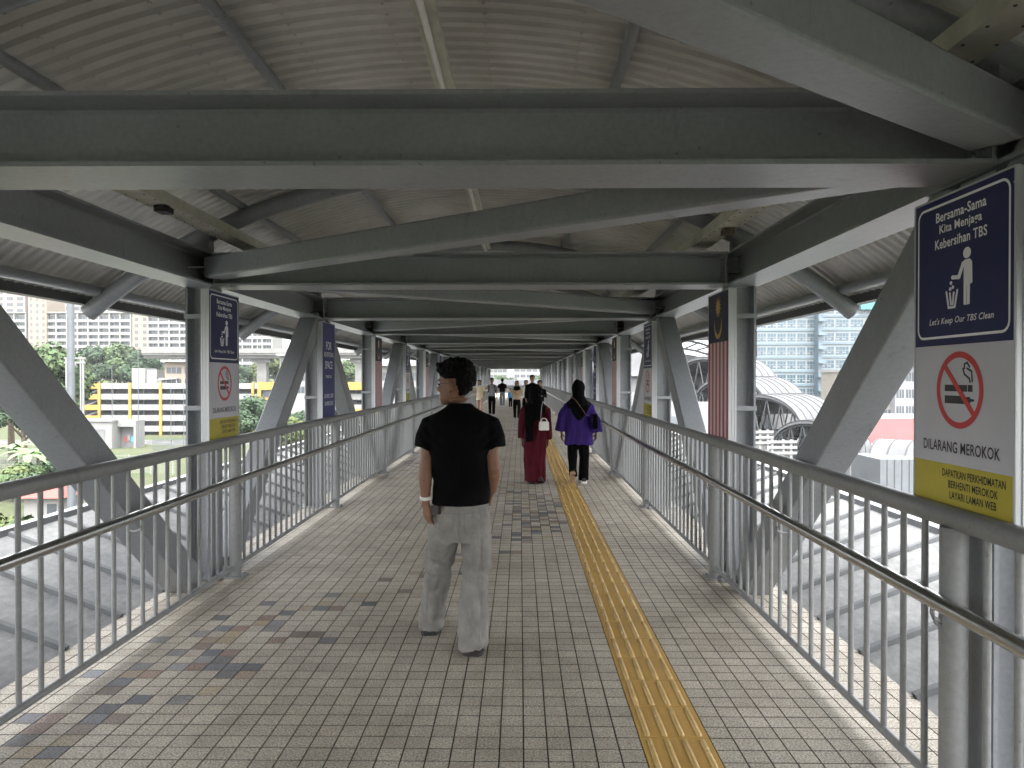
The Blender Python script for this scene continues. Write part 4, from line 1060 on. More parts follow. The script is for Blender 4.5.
# shrubs on the embankment
SH = [crown_mesh('foliage', 21+i, 1.2, 1., 1500, .3, M[['leaf3', 'leaf', 'leaf2'][i]], 8) for i in range(3)]
sp_ = [(6, 455, 60), (22, 450, 62), (40, 452, 64), (58, 448, 66), (12, 468, 52), (34, 470, 50), (3, 505, 36), (14, 522, 34), (90, 468, 58), (815, 520, 22), (858, 478, 30), (330, 432, 70), (345, 430, 72), (305, 436, 66)]
for i, (px, py, Y) in enumerate(sp_):
    p = at(px, py, Y); z0 = gh(p.x, Y)
    t = thing('shrub', f"{['yellowish', 'mid green', 'dark green'][i % 3]} shrub, {ORD[i+1]} along the embankment counted from the left", 'shrub', (p.x, Y, z0-.2), r.uniform(0, 6), 'shrubs on the embankment')
    s = max(.7, min(1.25, (p.z-z0)/1.8+.2)); t.scale = (s, s, s)
    link('foliage', SH[i % 3], t, (0, 0, .8)); mb = MB(); mb.tube([(0, 0, 0), (.05, 0, .5), (0, .05, 1.2)], [.06, .05, .03], 6); mb.build('stem', M['bark'], t, 60)
# banana plants
M['bleaf'] = mat('banana leaf', (.10, .17, .06), .5, 0, .3, 2)
def banana(px, Y, h, label):
    p = at(px, 440, Y); t = thing('banana_plant', label, 'plant', (p.x, Y, gh(p.x, Y)), 0, 'banana plants by the fence')
    mb = MB(); mb.tube([(0, 0, -.2), (0, 0, h*.6)], [.16, .09], 8); mb.build('stem', M['bark'], t, 60)
    rr = random.Random(int(px))
    for i in range(9):
        a = i*.7+rr.random()*.4; e = rr.uniform(.4, 1.1); L_ = h*rr.uniform(.55, .75); mb = MB(); rs = []
        for j in range(8):
            q = j/7; o = V((cos(a)*q*L_*cos(e)*1.1, sin(a)*q*L_*cos(e)*1.1, h*.6+q*L_*sin(e)-q*q*L_*.75)); wd = .32*sin(pi*min(1, q*.92+.08))+.02
            sdv = V((-sin(a), cos(a), 0)); rs += [o-sdv*wd+V((0, 0, -wd*.3)), o, o+sdv*wd+V((0, 0, -wd*.3))]
        mb.add(rs, [(j*3+k, j*3+k+1, j*3+k+4, j*3+k+3) for j in range(7) for k in range(2)]); mb.build('leaf', M['bleaf'], t, 60)
banana(12, 66, 4.6, 'banana plant with broad drooping leaves, left one by the fence'); banana(24, 64, 4.0, 'banana plant with broad drooping leaves, middle one by the fence'); banana(34, 67, 3.6, 'banana plant with broad drooping leaves, right one by the fence')

# ================================================================== buildings on the left
M['white wall'] = mat('off white render', (.17, .167, .161), .8, 0, .12, .15)
M['peach wall'] = mat('peach render', (.18, .145, .113), .8, 0, .12, .15)
M['pink wall'] = mat('dull pink render', (.16, .128, .122), .8, 0, .12, .15)
M['pane'] = mat('dark window glass', (.05, .058, .066), .15, 0, .3, .3)
M['shade'] = mat('grey balcony back wall', (.12, .12, .123), .7, 0, .3, .4)
M['orange'] = mat('amber paint', (.27, .155, .03), .6, 0, .12, .5)
M['void'] = mat('painted deck shade', (.06, .062, .068), .8, 0, .3, .4)  # solid cores coloured dark: shade inside the open decks is painted in
M['cwhite'] = mat('white painted parapet', (.17, .17, .168), .7, 0, .16, .6)
M['redroof'] = mat('red roof sheet', (.25, .045, .035), .6, 0, .2, 1.)
M['pinkroof'] = mat('sun bleached red sheet', (.17, .05, .05), .7, 0, .15, .3, spec=.08)

def block(name, label, px0, px1, Y, ztop, wallm, cols, rows, fh=3.05, depth=14, balcony=True, group=None, zb=None, wfrac=.8, winm='pane', roof=True):
    """apartment block facing the bridge: wall core, window openings, balcony parapets, piers, roof slab"""
    x0, x1 = at(px0, 0, Y).x, at(px1, 0, Y).x; zb = GZ if zb is None else zb
    t = thing(name, label, 'building', ((x0+x1)/2, Y, zb), 0, group); W = x1-x0; H = ztop-zb
    mb = MB(); mb.bb(-W/2, W/2, 0, depth, -3, H); mb.build('wall', M[wallm], t)
    cw = W/cols
    ww = cw*wfrac; wh = fh*.52
    wm_ = MB(); wm_.bb(-ww/2, ww/2, -.06, .05, 0, wh)
    for q in (-.17, .17): wm_.bb(q*ww-.05, q*ww+.05, -.09, -.061, 0, wh, 1)
    wm_ = wm_.mesh('window', [M[winm], M['cwhite']])
    if balcony: bm_ = MB(); bm_.bb(-cw*.44, cw*.44, -1.2, -.001, -1.15, 0.0); bm_.bb(-cw*.46, cw*.46, -1.3, -.001, -1.3, -1.151); bm_ = bm_.mesh('balcony', M['cwhite'])
    n = 0; rest = MB(); 
    for j in range(rows):
        z = H-1.0-fh*(j+1)+fh*.36
        for i in range(cols):
            x = -W/2+cw*(i+.5)
            if n < 90: link('window', wm_, t, (x, 0, z)); 
            n += 1
            if balcony and n <= 90: link('balcony', bm_, t, (x, 0, z))
    mb = MB()
    for i in range(cols+1):
        if balcony: xx = -W/2+cw*i; mb.bb(xx-.3, xx+.3, -1.34, -.002, -3, H-.01)
    if balcony: mb.build('pier', M[wallm], t)
    if roof:
        mb = MB(); mb.bb(-W/2-.4, W/2+.4, -1.6, depth+.3, H, H+.6); mb.build('roof', M['white wall'], t)
    return t
A_ = 'apartment blocks beyond the trees'
zt = lambda py, Y: EYE-(py-VY)*Y/F
block('apartment_block', 'white apartment block with balconies at the far left edge', -70, 24, 345, zt(313, 345), 'white wall', 8, 8, group=A_)
block('apartment_block', 'tall plain peach apartment tower with tiny windows at left', 25, 43.5, 344, zt(268, 344), 'peach wall', 3, 14, balcony=False, group=A_, wfrac=.35)
block('apartment_block', 'long white apartment block with four rows of balconies left of the litter sign', 44, 130, 346, zt(313, 346), 'white wall', 8, 9, group=A_)
block('apartment_block', 'narrow cream stair tower between two white apartment blocks', 130.3, 147, 345, zt(308, 345), 'peach wall', 2, 9, balcony=False, group=A_, wfrac=.4)
block('apartment_block', 'white apartment block with balconies behind the left litter sign', 147.3, 222, 346, zt(315, 346), 'white wall', 7, 9, group=A_)
block('apartment_block', 'white apartment block with balconies right of the left litter sign', 222.5, 272, 348, zt(330, 348), 'white wall', 5, 7, group=A_)
block('apartment_block', 'tall dull pink apartment tower rising behind the white blocks at left', -40, 22, 372, zt(240, 372), 'pink wall', 6, 14, balcony=False, group=A_, wfrac=.55)
block('apartment_block', 'tall white apartment tower behind, right of the peach tower', 45, 78, 374, zt(262, 374), 'white wall', 4, 14, balcony=False, group=A_, wfrac=.6)
block('apartment_block', 'white penthouse range stepping back above the long white block', 79, 145, 366, zt(299, 366), 'white wall', 8, 9, balcony=False, group=A_, wfrac=.5)
block('apartment_block', 'pale hazy tower block at the left of the end opening', 484, 507, 420, zt(330, 420), 'white wall', 5, 12, balcony=False, group='blocks beyond the end of the bridge')
block('apartment_block', 'pale hazy tower block at the right of the end opening', 514, 556, 380, zt(325, 380), 'white wall', 7, 12, balcony=False, group='blocks beyond the end of the bridge')
block('low_building', 'low peach building with one dark window behind the car park', 163, 200, 190, zt(362, 190), 'peach wall', 2, 2, balcony=False)
block('low_building', 'plain white building behind the viaduct right of the brace', 279, 318, 178, zt(356, 178), 'white wall', 3, 3, balcony=False)
block('low_building', 'long white low building seen between the far left posts', 380, 440, 150, zt(366, 150), 'white wall', 8, 2, balcony=False)

# viaduct
vd = thing('viaduct', 'pale concrete elevated railway viaduct on tall piers', 'viaduct', (0, 215, GZ))
mb = MB(); zt_ = zt(349, 215)-GZ; VX0 = at(147, 0, 215).x
mb.bb(VX0, -10, -4, 4, zt_-1.9, zt_-.9); mb.bb(VX0, -10, -3, 3, zt_-2.8, zt_-1.91); mb.build('deck', M['concrete'], vd)
for yy in (-4.3, 4.0): mb = MB(); mb.bb(VX0, -10, yy, yy+.29, zt_-1.3, zt_); mb.build('parapet', M['concrete'], vd)
for i in range(3):
    x = at(262, 0, 215).x+29*i; mb = MB(); mb.bb(x-1.4, x+1.4, -1.2, 1.2, -7, zt_-4); mb.bb(x-2.8, x+2.8, -1.6, 1.6, zt_-4, zt_-2.81); mb.build('pier', M['concrete'], vd)
for i in range(6):
    x = VX0+3+14*i; mb = MB(); mb.tube([(x, 3.5, zt_-.9), (x, 3.5, zt_+5)], .12, 6); mb.bb(x-.06, x+.06, .5, 3.5, zt_+4.4, zt_+4.55); mb.build('mast', M['concrete2'], vd)

# multi-storey car park
Y = 185; CZ = -13.; x0, x1 = at(70, 0, Y).x, at(450, 0, Y).x
cp = thing('car_park', 'white and amber multi-storey car park with open dark decks', 'building', (0, Y, CZ))
top = zt(384, Y)-CZ; fh = 2.72
xL = at(97, 0, Y).x
mb = MB(); mb.bb(x0+.5, x1, 3, 22, 0, top-.6); mb.build('core', M['void'], cp)
for j in range(5):
    z = top-fh*j
    mb = MB(); mb.bb(x0, xL, -.0, .35, z-1.2, z+.1); mb.build('amber_parapet', M['orange'], cp)
    mb = MB(); mb.bb(xL+.01, x1, -.0, .35, z-1.25, z+.2); mb.build('parapet', M['cwhite'], cp)
    mb = MB(); mb.bb(x0, x1, .36, 22, z-.9, z-.6); mb.build('deck_slab', M['concrete'], cp)
    if j < 4: mb = MB(); mb.sweep([(-.15, -.15), (.15, -.15), (.15, .15), (-.15, .15)], (x0+.5, 1.2, z-3.6), (xL-.5, 1.2, z-1.4)); mb.build('ramp_rail', M['cwhite'], cp)
for i in range(13):
    x = xL+(at(128, 0, Y).x-xL)*i+.0
    if x > x1: break
    mb = MB(); mb.bb(x-.32, x+.32, -.4, -.01, 0, top+.35); mb.build('amber_column', M['orange'], cp)
    mb = MB(); mb.bb(x+2.1, x+2.4, 2.2, 2.6, 0, top-.3); mb.build('column', M['concrete'], cp)
mb = MB(); mb.bb(at(117, 0, Y).x, at(131, 0, Y).x, 6, 12, top-.6, top+4.1); mb.bb(at(131.2, 0, Y).x, at(142, 0, Y).x, 6.5, 12, top-.6, top+3.7); mb.bb(at(142.2, 0, Y).x, at(152, 0, Y).x, 7, 12, top-.6, top+1.6); mb.build('roof_room', M['cwhite'], cp)
mb = MB(); xa, xb = at(146, 0, Y).x, at(168, 0, Y).x; mb.add([(xa, 4, top+.9), (xb, 4, top+1.3), (xb, 14, top+1.9), (xa, 14, top+1.5), (xa, 4, top+1.1), (xb, 4, top+1.5), (xb, 14, top+2.1), (xa, 14, top+1.7)], [(0,1,2,3), (4,5,6,7), (0,1,5,4), (1,2,6,5), (2,3,7,6), (3,0,4,7)])
for xx in (xa+.3, xb-.3): mb.bb(xx-.1, xx+.1, 4.2, 4.4, top-.6, top+1.0)
mb.build('ramp_canopy', M['concrete2'], cp)
xa, xb = at(258, 0, Y).x, at(302, 0, Y).x                                         # amber stair front
mb = MB(); mb.bb(xa, xb, -1.2, -.45, top-1.5, top+.5); mb.bb(xa, xa+.9, -1.2, -.45, top-3.4, top-1.51); mb.bb(xb-.8, xb, -1.2, -.45, top-3.4, top-1.51); mb.bb(xa, xb, -1.2, -.45, top-4.8, top-3.41); mb.build('amber_stair_front', M['orange'], cp)
for i in range(4): mb = MB(); mb.bb(xa+1.3+i*2.2, xa+3.1+i*2.2, -.8, -.44, top-3.3, top-1.6); mb.build('window', M['pane'], cp)
xa, xb = at(345, 0, Y).x, at(440, 0, Y).x
mb = MB(); mb.bb(xa, xb, -1.2, -.45, top-1.5, top+.5); mb.bb(xa, xb, -1.2, -.45, top-7.6, top-6.3); mb.build('amber_band', M['orange'], cp)

# utility hut
Y = 100; hx0, hx1 = at(72, 0, Y).x, at(113, 0, Y).x; hx2 = at(132, 0, Y).x
hut = thing('utility_hut', 'plain white flat-roofed utility building on the grass before the car park', 'building', (hx0*1.5, 149, -13.1)); hut.scale = (1.5, 1.5, 1.42)
mb = MB(); mb.bb(0, hx1-hx0, 0, 3.4, 0, 4.0); mb.build('wall', M['white wall'], hut)
mb = MB(); mb.bb(-.15, hx1-hx0+.15, -.2, 3.6, 4.0, 4.25); mb.build('roof', M['cwhite'], hut)
mb = MB(); mb.bb(1.0, hx1-hx0-1.1, -.06, .02, 0, 2.9); mb.build('shutter', M['shade'], hut)
mb = MB(); mb.bb(hx1-hx0+.01, hx2-hx0, 1.0, 3.4, 3.2, 4.1); mb.bb(hx2-hx0-.3, hx2-hx0, 1.0, 3.4, 0, 3.19); mb.bb(hx1-hx0+.02, hx2-hx0-.31, 2.0, 3.4, 0, 3.19, 1); mb.build('porch', [M['cwhite'], M['shade']], hut)
for i, c in enumerate((M['redroof'], M['cwhite'], M['blue'], M['redroof'])):
    mb = MB(); mb.bb(hx1-hx0+.5+i*.5, hx1-hx0+.85+i*.5, 1.9, 1.98, .9+.2*(i % 2), 1.7+.2*(i % 2)); mb.build('notice', c, hut)
M['galv'] = mat('galvanised grey', (.10, .109, .118), .5, .3, .15, 2)
# palisade fence
fx0, fx1 = at(150, 0, 140).x, at(186, 0, 140).x
fc = thing('palisade_fence', 'grey metal palisade fence beside the utility hut', 'fence', (fx0, 140, gh(fx0, 140)))
for i in range(int((fx1-fx0)/.22)):
    if i >= 95: break
    mb = MB(); mb.bb(i*.22, i*.22+.08, -.02, .02, 0, 2.3); mb.add([(i*.22, 0, 2.3), (i*.22+.08, 0, 2.3), (i*.22+.04, 0, 2.42)], [(0, 1, 2)]); mb.build('pale', M['galv'], fc)
mb = MB(); mb.bb(0, fx1-fx0, .021, .06, .4, .46); mb.bb(0, fx1-fx0, .021, .06, 1.9, 1.96); mb.build('cross_rail', M['galv'], fc)
fb = thing('mesh_fence', 'rusty grey boundary fence along the embankment behind the banana plants', 'fence', (at(-30, 0, 72).x, 72, gh(-50, 72)))
for i in range(10): mb = MB(); mb.tube([(i*2.2, 0, 0), (i*2.2, 0, 2.0)], .05, 6); mb.build('post', M['rail'], fb)
mb = MB()
for i in range(12): mb.tube([(0, 0, .2+i*.155), (20, 0, .2+i*.155)], .008, 4)
for i in range(100): mb.tube([(i*.2, 0, .2), (i*.2, 0, 1.9)], .006, 4)
mb.build('mesh', M['rail'], fb)
# lamp post and gantry, street lamps in front of the car park
p = at(68, 0, 26); lp = thing('lamp_post', 'tall thick grey galvanised mast rising beyond the left railing', 'lamp post', (p.x, 26, GZ))
mb = MB(); mb.tube([(0, 0, -.2), (0, 0, 20)], [.15, .095], 14); mb.build('pole', M['galv'], lp, 60)
for s in (-1, 1): mb = MB(); mb.tube([(0, 0, 19.9), (s*1.4, 0, 20.2)], .05, 8); mb.rings([[V((s*1.9+.4*a, .12*b, z)) for a, b in rrect(2, 2, .5, 3)] for z in (20.12, 20.2, 20.27)]); mb.build('lamp_head', M['galv'], lp, 40)
g = thing('signal_gantry', 'small white railway gantry frame by the tall grey mast', 'gantry', (at(72, 0, 90).x, 90, GZ))
H = zt(358, 90)-GZ
for xx in (-1.05, .75, 1.05): mb = MB(); mb.bb(xx-.09, xx+.09, -.09, .09, 0, H); mb.build('post', M['cwhite'], g)
for zz in (H, H-.55): mb = MB(); mb.bb(-1.3, 1.3, -.12, .12, zz-.1, zz+.1); mb.build('crossbar', M['cwhite'], g)
mb = MB(); mb.bb(-.3, .2, -.2, .2, H-1., H-.66); mb.build('cabinet', M['cwhite'], g)
for (px, py, Y, d_) in ((109.5, 366, 100, 'before the roof room of the car park'), (136, 348, 104, 'tallest one, before the car park'), (169, 385, 98, 'before the third car park bay'), (182, 384, 99, 'nearest the left litter sign')):
    Y += 45; p = at(px, py, Y); zg = gh(p.x, Y); t = thing('street_lamp', f'slim pale street lamp {d_}', 'street lamp', (p.x, Y, zg), 0, 'slim street lamps by the car park')
    h = p.z-zg; mb = MB(); mb.tube([(0, 0, 0), (0, 0, h)], [.1, .06], 8); mb.build('pole', M['galv'], t, 60); mb = MB(); mb.tube([(0, 0, h-.05), (.5, 0, h+.1), (.9, 0, h+.1)], [.04, .05, .08], 8, flat=.5); mb.build('lamp_head', M['galv'], t, 60)
# red roofed pump house close under the bridge
Y = 40; p = at(38, 0, Y)
ph = thing('pump_house', 'tiny white hut with a hipped red roof below the left railing', 'hut', (p.x, Y, GZ))
mb = MB(); mb.bb(-1.0, 1.0, 0, 2.2, 0, 1.95); mb.build('wall', M['white wall'], ph)
mb = MB(); mb.add([(-1.35, -.35, 1.95), (1.35, -.35, 1.95), (1.35, 2.55, 1.95), (-1.35, 2.55, 1.95), (-.5, 1.1, 2.75), (.5, 1.1, 2.75)], [(0, 1, 5, 4), (1, 2, 5), (2, 3, 4, 5), (3, 0, 4), (0, 3, 2, 1)]); mb.build('roof', M['redroof'], ph)
mb = MB(); mb.bb(.3, .8, -.04, .02, .9, 1.6); mb.build('window', M['pane'], ph)

# ================================================================== buildings on the right
M['gwall'] = mat('pale blue curtain wall', (.155, .18, .19), .35, 0, .12, .08)
M['gpane'] = mat('blue grey glazing', (.045, .073, .095), .12, 0, .35, .12)
M['gspan'] = mat('blue floor band', (.08, .112, .138), .4, 0, .15, .1)
M['teal'] = mat('teal glass', (.035, .15, .165), .12, 0, .2, .1)
M['beige'] = mat('beige render', (.16, .143, .12), .8, 0, .12, .2)
M['lilac'] = mat('white lilac render', (.175, .175, .19), .8, 0, .1, .2)
def tower(label, px0, px1, Y, ztop, zbase, cols, rows, fh, bandm='gspan', wallm='gwall', panes=3):
    x0, x1 = at(px0, 0, Y).x, at(px1, 0, Y).x; W = x1-x0; H = ztop-zbase
    t = thing('office_tower', label, 'building', ((x0+x1)/2, Y, zbase), 0, 'glass offices on the right')
    mb = MB(); mb.bb(-W/2, W/2, 0, 18, -12, H); mb.build('wall', M[wallm], t)
    cw = W/cols; wm_ = MB()
    for q in range(panes):
        a = -cw*.44+cw*.88*q/panes; b_ = a+cw*.88/panes-.12
        wm_.bb(a, b_, -.05, .05, 0, fh*.30); wm_.bb(a, b_, -.05, .05, fh*.34, fh*.58)
        if q % 2 == 0: wm_.bb(a, b_, -.075, -.051, fh*.12, fh*.2, 1)
    wm_.bb(-cw*.5+.04, -cw*.45, -.14, -.001, -.1, fh*.62, 1)
    wm_ = wm_.mesh('window', [M['gpane'], M['cwhite']])
    for j in range(rows):
        z = H-fh*(j+1)+fh*.22
        for i in range(cols): link('window', wm_, t, (-W/2+cw*(i+.5), 0, z))
        mb = MB(); mb.bb(-W/2-.2, W/2+.2, -.35, -.002, z-fh*.24, z-fh*.08); mb.build('floor_band', M[bandm], t)
    return t
tower('blue glass office wing with strips of windows, left part behind the white canopies', 756, 815, 200, zt(290, 200), zt(408, 200), 6, 9, 3.75)
tower('paler glass office wing, right part behind the slanting brace', 819, 935, 205, zt(290, 205), zt(408, 205), 8, 9, 3.8, 'gspan', 'gwall', 4)
t = block('office_block', 'narrow beige building strip beside the flag panel left of the glass office', 741, 755, 199, zt(300, 199), 'peach wall', 2, 8, fh=3.7, balcony=False, wfrac=.3)
mb = MB(); xa, xb = at(858, 0, 204).x, at(930, 0, 204).x; mb.bb(xa, xb, 203.4, 204.6, zt(310, 204), zt(262, 204)); tag(mb.build('glass_screen', M['teal']), 'teal glass crown of the office under the right eave', 'glass screen')
mb = MB(); xa, xb = at(815.5, 0, 198).x, at(819.5, 0, 198).x; mb.bb(xa, xb, 197, 203, zt(405, 198), zt(285, 198))
for j in range(9): mb.bb(xa-.5, xb+.5, 195.6, 197.0, zt(405, 198)+3.75*j, zt(405, 198)+3.75*j+.9)
tag(mb.build('stair_core', M['gspan']), 'blue grey stair core between the two glass office wings', 'stair tower')
block('office_block', 'beige lower block with dark openings between the brace and the right sign', 846, 893, 160, zt(372, 160), 'beige', 4, 5, fh=3.4, balcony=False)
block('office_block', 'white block with blue windows at the left edge of the right sign', 893.3, 960, 158, zt(366, 158), 'lilac', 7, 5, fh=3.6, balcony=False)
# white deck car ramp + red roof
t = thing('parking_deck', 'white open parking deck beyond the canopies', 'building', (at(890, 0, 95).x, 95, GZ))
for z in (zt(418, 95), zt(428, 95), zt(438, 95)): mb = MB(); mb.bb(-9, 14, 0, 12, z-GZ-.55, z-GZ); mb.build('deck', M['cwhite'], t)
for i in range(8): mb = MB(); mb.bb(-8.8+3*i, -8.4+3*i, .4, .8, 0, zt(418, 95)-GZ-.56); mb.build('column', M['cwhite'], t)
mb = MB(); mb.bb(-8.5, 13.5, 4, 12, 0, zt(420, 95)-GZ-.6); mb.build('core', M['void'], t)
t = thing('red_roofed_shed', 'long shed with a sun-bleached red roof at the left edge of the right sign', 'building', (at(905, 0, 62).x, 62, GZ))
za, zb_ = zt(434, 62)-GZ, zt(451, 62)-GZ
mb = MB(); mb.add([(-4, 0, zb_), (8, 0, zb_), (8, 8, za+.9), (-4, 8, za+.9), (-4, 0, zb_-.2), (8, 0, zb_-.2), (8, 8, za+.7), (-4, 8, za+.7)], [(0,1,2,3), (7,6,5,4), (0,4,5,1), (1,5,6,2), (2,6,7,3), (3,7,4,0)]); mb.build('roof', M['pinkroof'], t)
mb = MB(); mb.bb(-3.8, 7.8, .3, 7.8, 0, zb_-.25); mb.build('wall', M['cwhite'], t)

# stepped barrel canopies over the escalator
M['canopy'] = mat('white canopy sheet', (.105, .108, .113), .6, 0, .22, .5, spec=.1)
M['seam'] = mat('dark canopy seam', (.035, .035, .038), .6)
M['truss'] = mat('dark grey truss steel', (.04, .043, .046), .6)
M['lining'] = mat('grey canopy lining', (.08, .083, .086), .7)
def vault(label, eave, ang, length, wid=5.2, rise=1.9, name='barrel_canopy'):
    """barrel vault; eave = left end of the front eave; arc runs back from it"""
    t = thing(name, label, 'canopy', tuple(eave), ang, 'stepped white canopies of the station stairs')
    n = 18
    def arc(o): return [(wid*.5*(1-cos(pi*i/n))*1.0, (rise+o)*sin(pi*i/n)**.9+(-.0)) for i in range(n+1)]
    up_, lo = arc(.06), arc(0)
    mb = MB(); vs_ = []; 
    for x in (0, length):
        vs_ += [(x, a, b_+.03) for a, b_ in up_]+[(x, a, b_-.06) for a, b_ in lo]
    k = n+1; fs_ = []; mi_ = []
    for i in range(n):
        fs_.append((i, i+1, 2*k+i+1, 2*k+i)); mi_.append(0)
        fs_.append((k+i, 3*k+i, 3*k+i+1, k+i+1)); mi_.append(1)
        fs_.append((i, k+i, k+i+1, i+1)); mi_.append(0); fs_.append((2*k+i, 2*k+i+1, 3*k+i+1, 3*k+i)); mi_.append(0)
    fs_ += [(0, 2*k, 3*k, k), (n, k+n, 3*k+n, 2*k+n)]; mi_ += [0, 0]
    mb.add(vs_, fs_); mb.m = mi_
    mb.build('vault', [M['canopy'], M['lining']], t, 30)
    mb = MB(); ns = max(4, int(length/.62))
    for j in range(ns+1): mb.tube([(length*j/ns, a, b_+.04) for a, b_ in up_], .028, 5)
    mb.build('seams', M['seam'], t)
    mb = MB()
    for x in (.15, length-.15):
        mb.tube([(x, a, b_-.15) for a, b_ in lo], .06, 6); mb.tube([(x, .2, -.1), (x, wid-.2, -.1)], .06, 6)
        for i in range(2, n-1, 2): mb.tube([(x, lo[i][0], lo[i][1]-.15), (x, lo[i+1][0], -.1)], .04, 5); mb.tube([(x, lo[i+1][0], -.1), (x, lo[min(n, i+2)][0], lo[min(n, i+2)][1]-.15)], .04, 5)
    mb.build('end_truss', M['truss'], t)
    for x in (.3, length-.3):
        for y in (.15, wid-.15): mb = MB(); mb.tube([(x, y, GZ-eave[2]), (x, y, -.1)], .13, 10); mb.build('column', M['galv'], t, 40)
    return t
ang = rad(36)
ev = [(738, 390.5, 44), (766, 413.5, 41), (801, 435.5, 38), (846, 455.5, 35)]
lab = ['white ribbed barrel canopy, highest of the stepped row beside the flag panel', 'white ribbed barrel canopy, second from the top of the stepped row', 'white ribbed barrel canopy, third from the top and half hidden by the brace', 'white ribbed barrel canopy, lowest of the stepped row right of the brace']
for (px, py, Y), l, q in zip(ev, lab, (3.9, 3.9, 3.9, 2.2)): vault(l, at(px, py, Y), ang, q, 5.4 if q > 3 else 4.2, 2.0 if q > 3 else 1.5)
vault('small white ribbed canopy facing the other way at the left edge of the right sign', at(866, 470, 31), rad(-38), 3.4, 4.2, 1.1)
vault('large grey canopy behind the flag panel above the station stairs', at(700, 402, 48), rad(25), 6, 7, 2.4)
# station building pieces between the posts
t = thing('station_hall', 'white station hall with an arched glazed gable seen left of the flag panel', 'building', (at(676, 0, 62).x, 62, GZ))
zz = zt(384, 62)-GZ; mb = MB(); mb.bb(-6, 5, 0, 14, 0, zz); mb.build('wall', M['cwhite'], t)
n = 16; mb = MB(); R_ = 5.2
mb.rings([[V((-.5+R_*cos(pi*i/n), y, zz+.01+2.6*sin(pi*i/n))) for i in range(n+1)] for y in (0, 14)]); mb.build('arched_roof', M['lining'], t, 40)
mb = MB()
for i in range(7): mb.bb(-4.2+i*1.15, -3.3+i*1.15, -.08, .02, zz-.2, zz+.9)
mb.build('gable_windows', M['gpane'], t)
mb = MB(); R2 = 5.6
for q in (0., -.7): mb.tube([(-.5+(R2+q)*cos(pi*i/n), -.9, zz+.3+(3.4+q)*sin(pi*i/n)) for i in range(n+1)], .1, 6)
for i in range(n): mb.tube([(-.5+R2*cos(pi*i/n), -.9, zz+.3+3.4*sin(pi*i/n)), (-.5+(R2-.7)*cos(pi*(i+1)/n), -.9, zz+.3+2.7*sin(pi*(i+1)/n))], .07, 5)
mb.build('arch_truss', M['truss'], t)
mb = MB(); mb.bb(-7, 6, -2.0, 8, zz+4.1, zz+4.5); mb.build('flat_roof', M['canopy'], t)
for i, xx in enumerate((-5.5, 3.2)): mb = MB(); mb.tube([(xx, -1.5, 0), (xx, -1.5, zz+4.09)], .28, 12); mb.build('column', M['galv'], t, 40)
t = thing('station_wall', 'white panelled wall of the station beyond the second right post', 'wall', (at(696, 0, 36).x, 36, GZ))
zz = zt(402, 36)-GZ; mb = MB(); mb.bb(-1.9, 1.1, 0, .4, 0, zz); mb.build('wall', M['cwhite'], t); mb = MB(); mb.bb(-1.5, -.4, -.05, .01, zz-2.2, zz-.7); mb.build('louvre_panel', M['galv'], t)
t = thing('plant_room', 'grey and white plant room block between the far right posts', 'building', (at(634, 0, 60).x, 60, GZ))
zz = zt(352, 60)-GZ; mb = MB(); mb.bb(-2.5, 2.5, 0, 8, 0, zz); mb.build('wall', M['shade'], t); mb = MB(); mb.bb(-2.6, 2.6, -.5, 8, zt(376, 60)-GZ, zt(372, 60)-GZ); mb.build('ledge', M['cwhite'], t)
mb = MB(); mb.bb(-2.6, 2.6, -.5, -.01, 0, zt(392, 60)-GZ); mb.build('lower_wall', M['cwhite'], t)
for i in range(5): mb = MB(); mb.bb(-.6, 1.4, -.62, -.51, zt(388-i*.0, 60)-GZ-2.8+.3*i, zt(388, 60)-GZ-2.65+.3*i); mb.build('louvre', M['truss'], t)
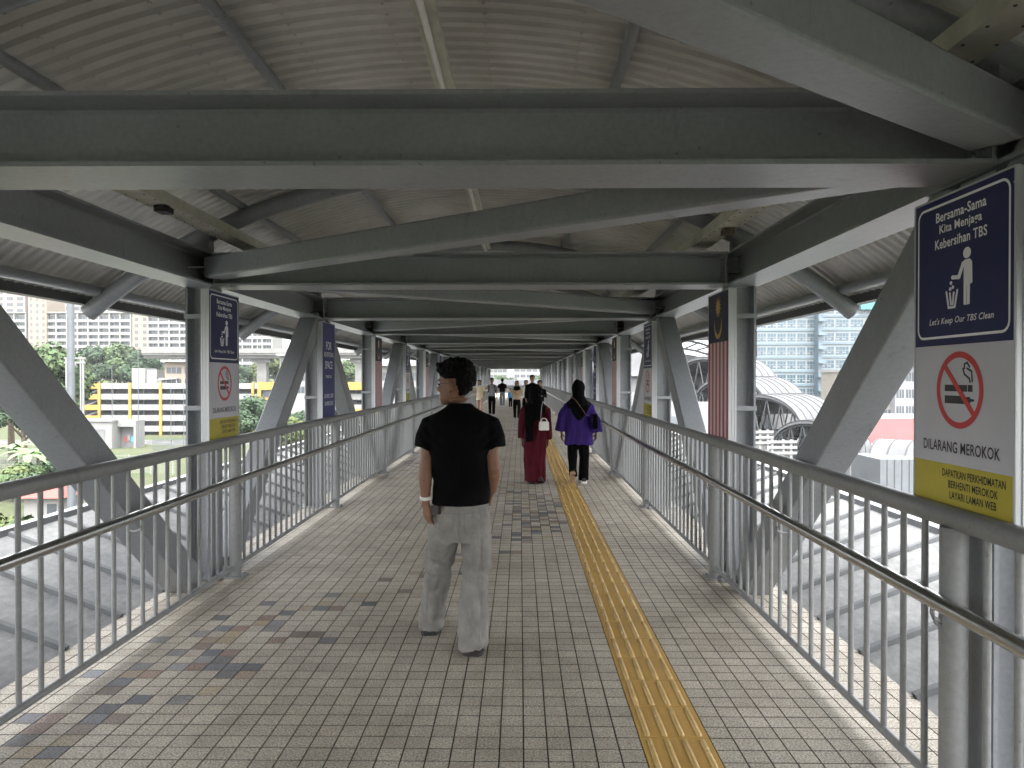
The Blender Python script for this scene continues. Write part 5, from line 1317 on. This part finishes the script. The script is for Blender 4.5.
# service floor under the canopies: platform, walls, white barriers
t = thing('station_platform', 'grey station platform block under the stepped canopies', 'building', (at(790, 0, 40).x, 40, GZ))
zz = zt(452, 40)-GZ; mb = MB(); mb.bb(-3.5, 5.5, 1, 9, 0, zz); mb.build('wall', M['concrete2'], t); mb = MB(); mb.bb(-3.6, 5.6, .7, 9, zz, zz+.25); mb.build('slab', M['cwhite'], t)
mb = MB(); mb.bb(-3.3, 5.2, 6, 6.3, zz+.26, zz+2.6); mb.build('back_wall', M['shade'], t)
for j, (px, py, Y) in enumerate(((756, 437, 34), (779, 447, 33))):
    t = thing('barrier', f"white ranch-rail barrier under the canopies, {'left' if j == 0 else 'right'} one", 'barrier', at(px, py, Y), 0, 'white barriers under the canopies')
    for q in (-.35, .15, .5): mb = MB(); mb.bb(q-.05, q+.05, -.05, .05, at(px, py, Y).z*-1+GZ, .35); mb.build('post', M['cwhite'], t)
    for q in (-.25, 0, .25): mb = MB(); mb.bb(-.6, .75, -.09, -.051, q-.06, q+.06); mb.build('board', M['cwhite'], t)
t = thing('panelled_hut', 'pale grey panelled hut under the lowest canopy beside the right sign', 'hut', (at(897, 0, 29).x, 29, GZ))
zz = zt(459, 29)-GZ; mb = MB(); mb.bb(-.75, 1.6, 0, 2.5, 0, zz); mb.build('wall', M['galv'], t)
mb = MB()
for i in range(9): mb.bb(-.76+i*.29, -.74+i*.29, -.02, -.001, 0, zz)
mb.build('panel_joint', M['seam'], t)
# landing and low building beyond the far end
t = thing('end_pavilion', 'white low pavilion across the far end of the bridge', 'building', (-.4, 96, GZ))
mb = MB(); mb.bb(-7, 7, 0, 8, 0, 7.6); mb.build('wall', M['cwhite'], t); mb = MB(); mb.bb(-8, 8, -2, 9, 7.6, 8.3); mb.build('roof', M['canopy'], t)
for i in range(5): mb = MB(); mb.bb(-5.6+2.4*i, -4+2.4*i, -.06, .02, 5.2, 7.0); mb.build('window', M['pane'], t)
# ================================================================== humid air
m = bpy.data.materials.new('humid air'); m.use_nodes = True; nt = m.node_tree
nt.nodes.remove(nt.nodes['Principled BSDF'])
pv = nt.nodes.new('ShaderNodeVolumePrincipled'); pv.inputs['Color'].default_value = (.88, .92, .96, 1); pv.inputs['Density'].default_value = .00014; pv.inputs['Anisotropy'].default_value = .2
nt.links.new(pv.outputs[0], nt.nodes['Material Output'].inputs['Volume'])
mb = MB(); mb.bb(-1000, 1000, -350, 1700, -16, 95); o = mb.build('haze', m); o['kind'] = 'stuff'
scene.cycles.volume_bounces = 1
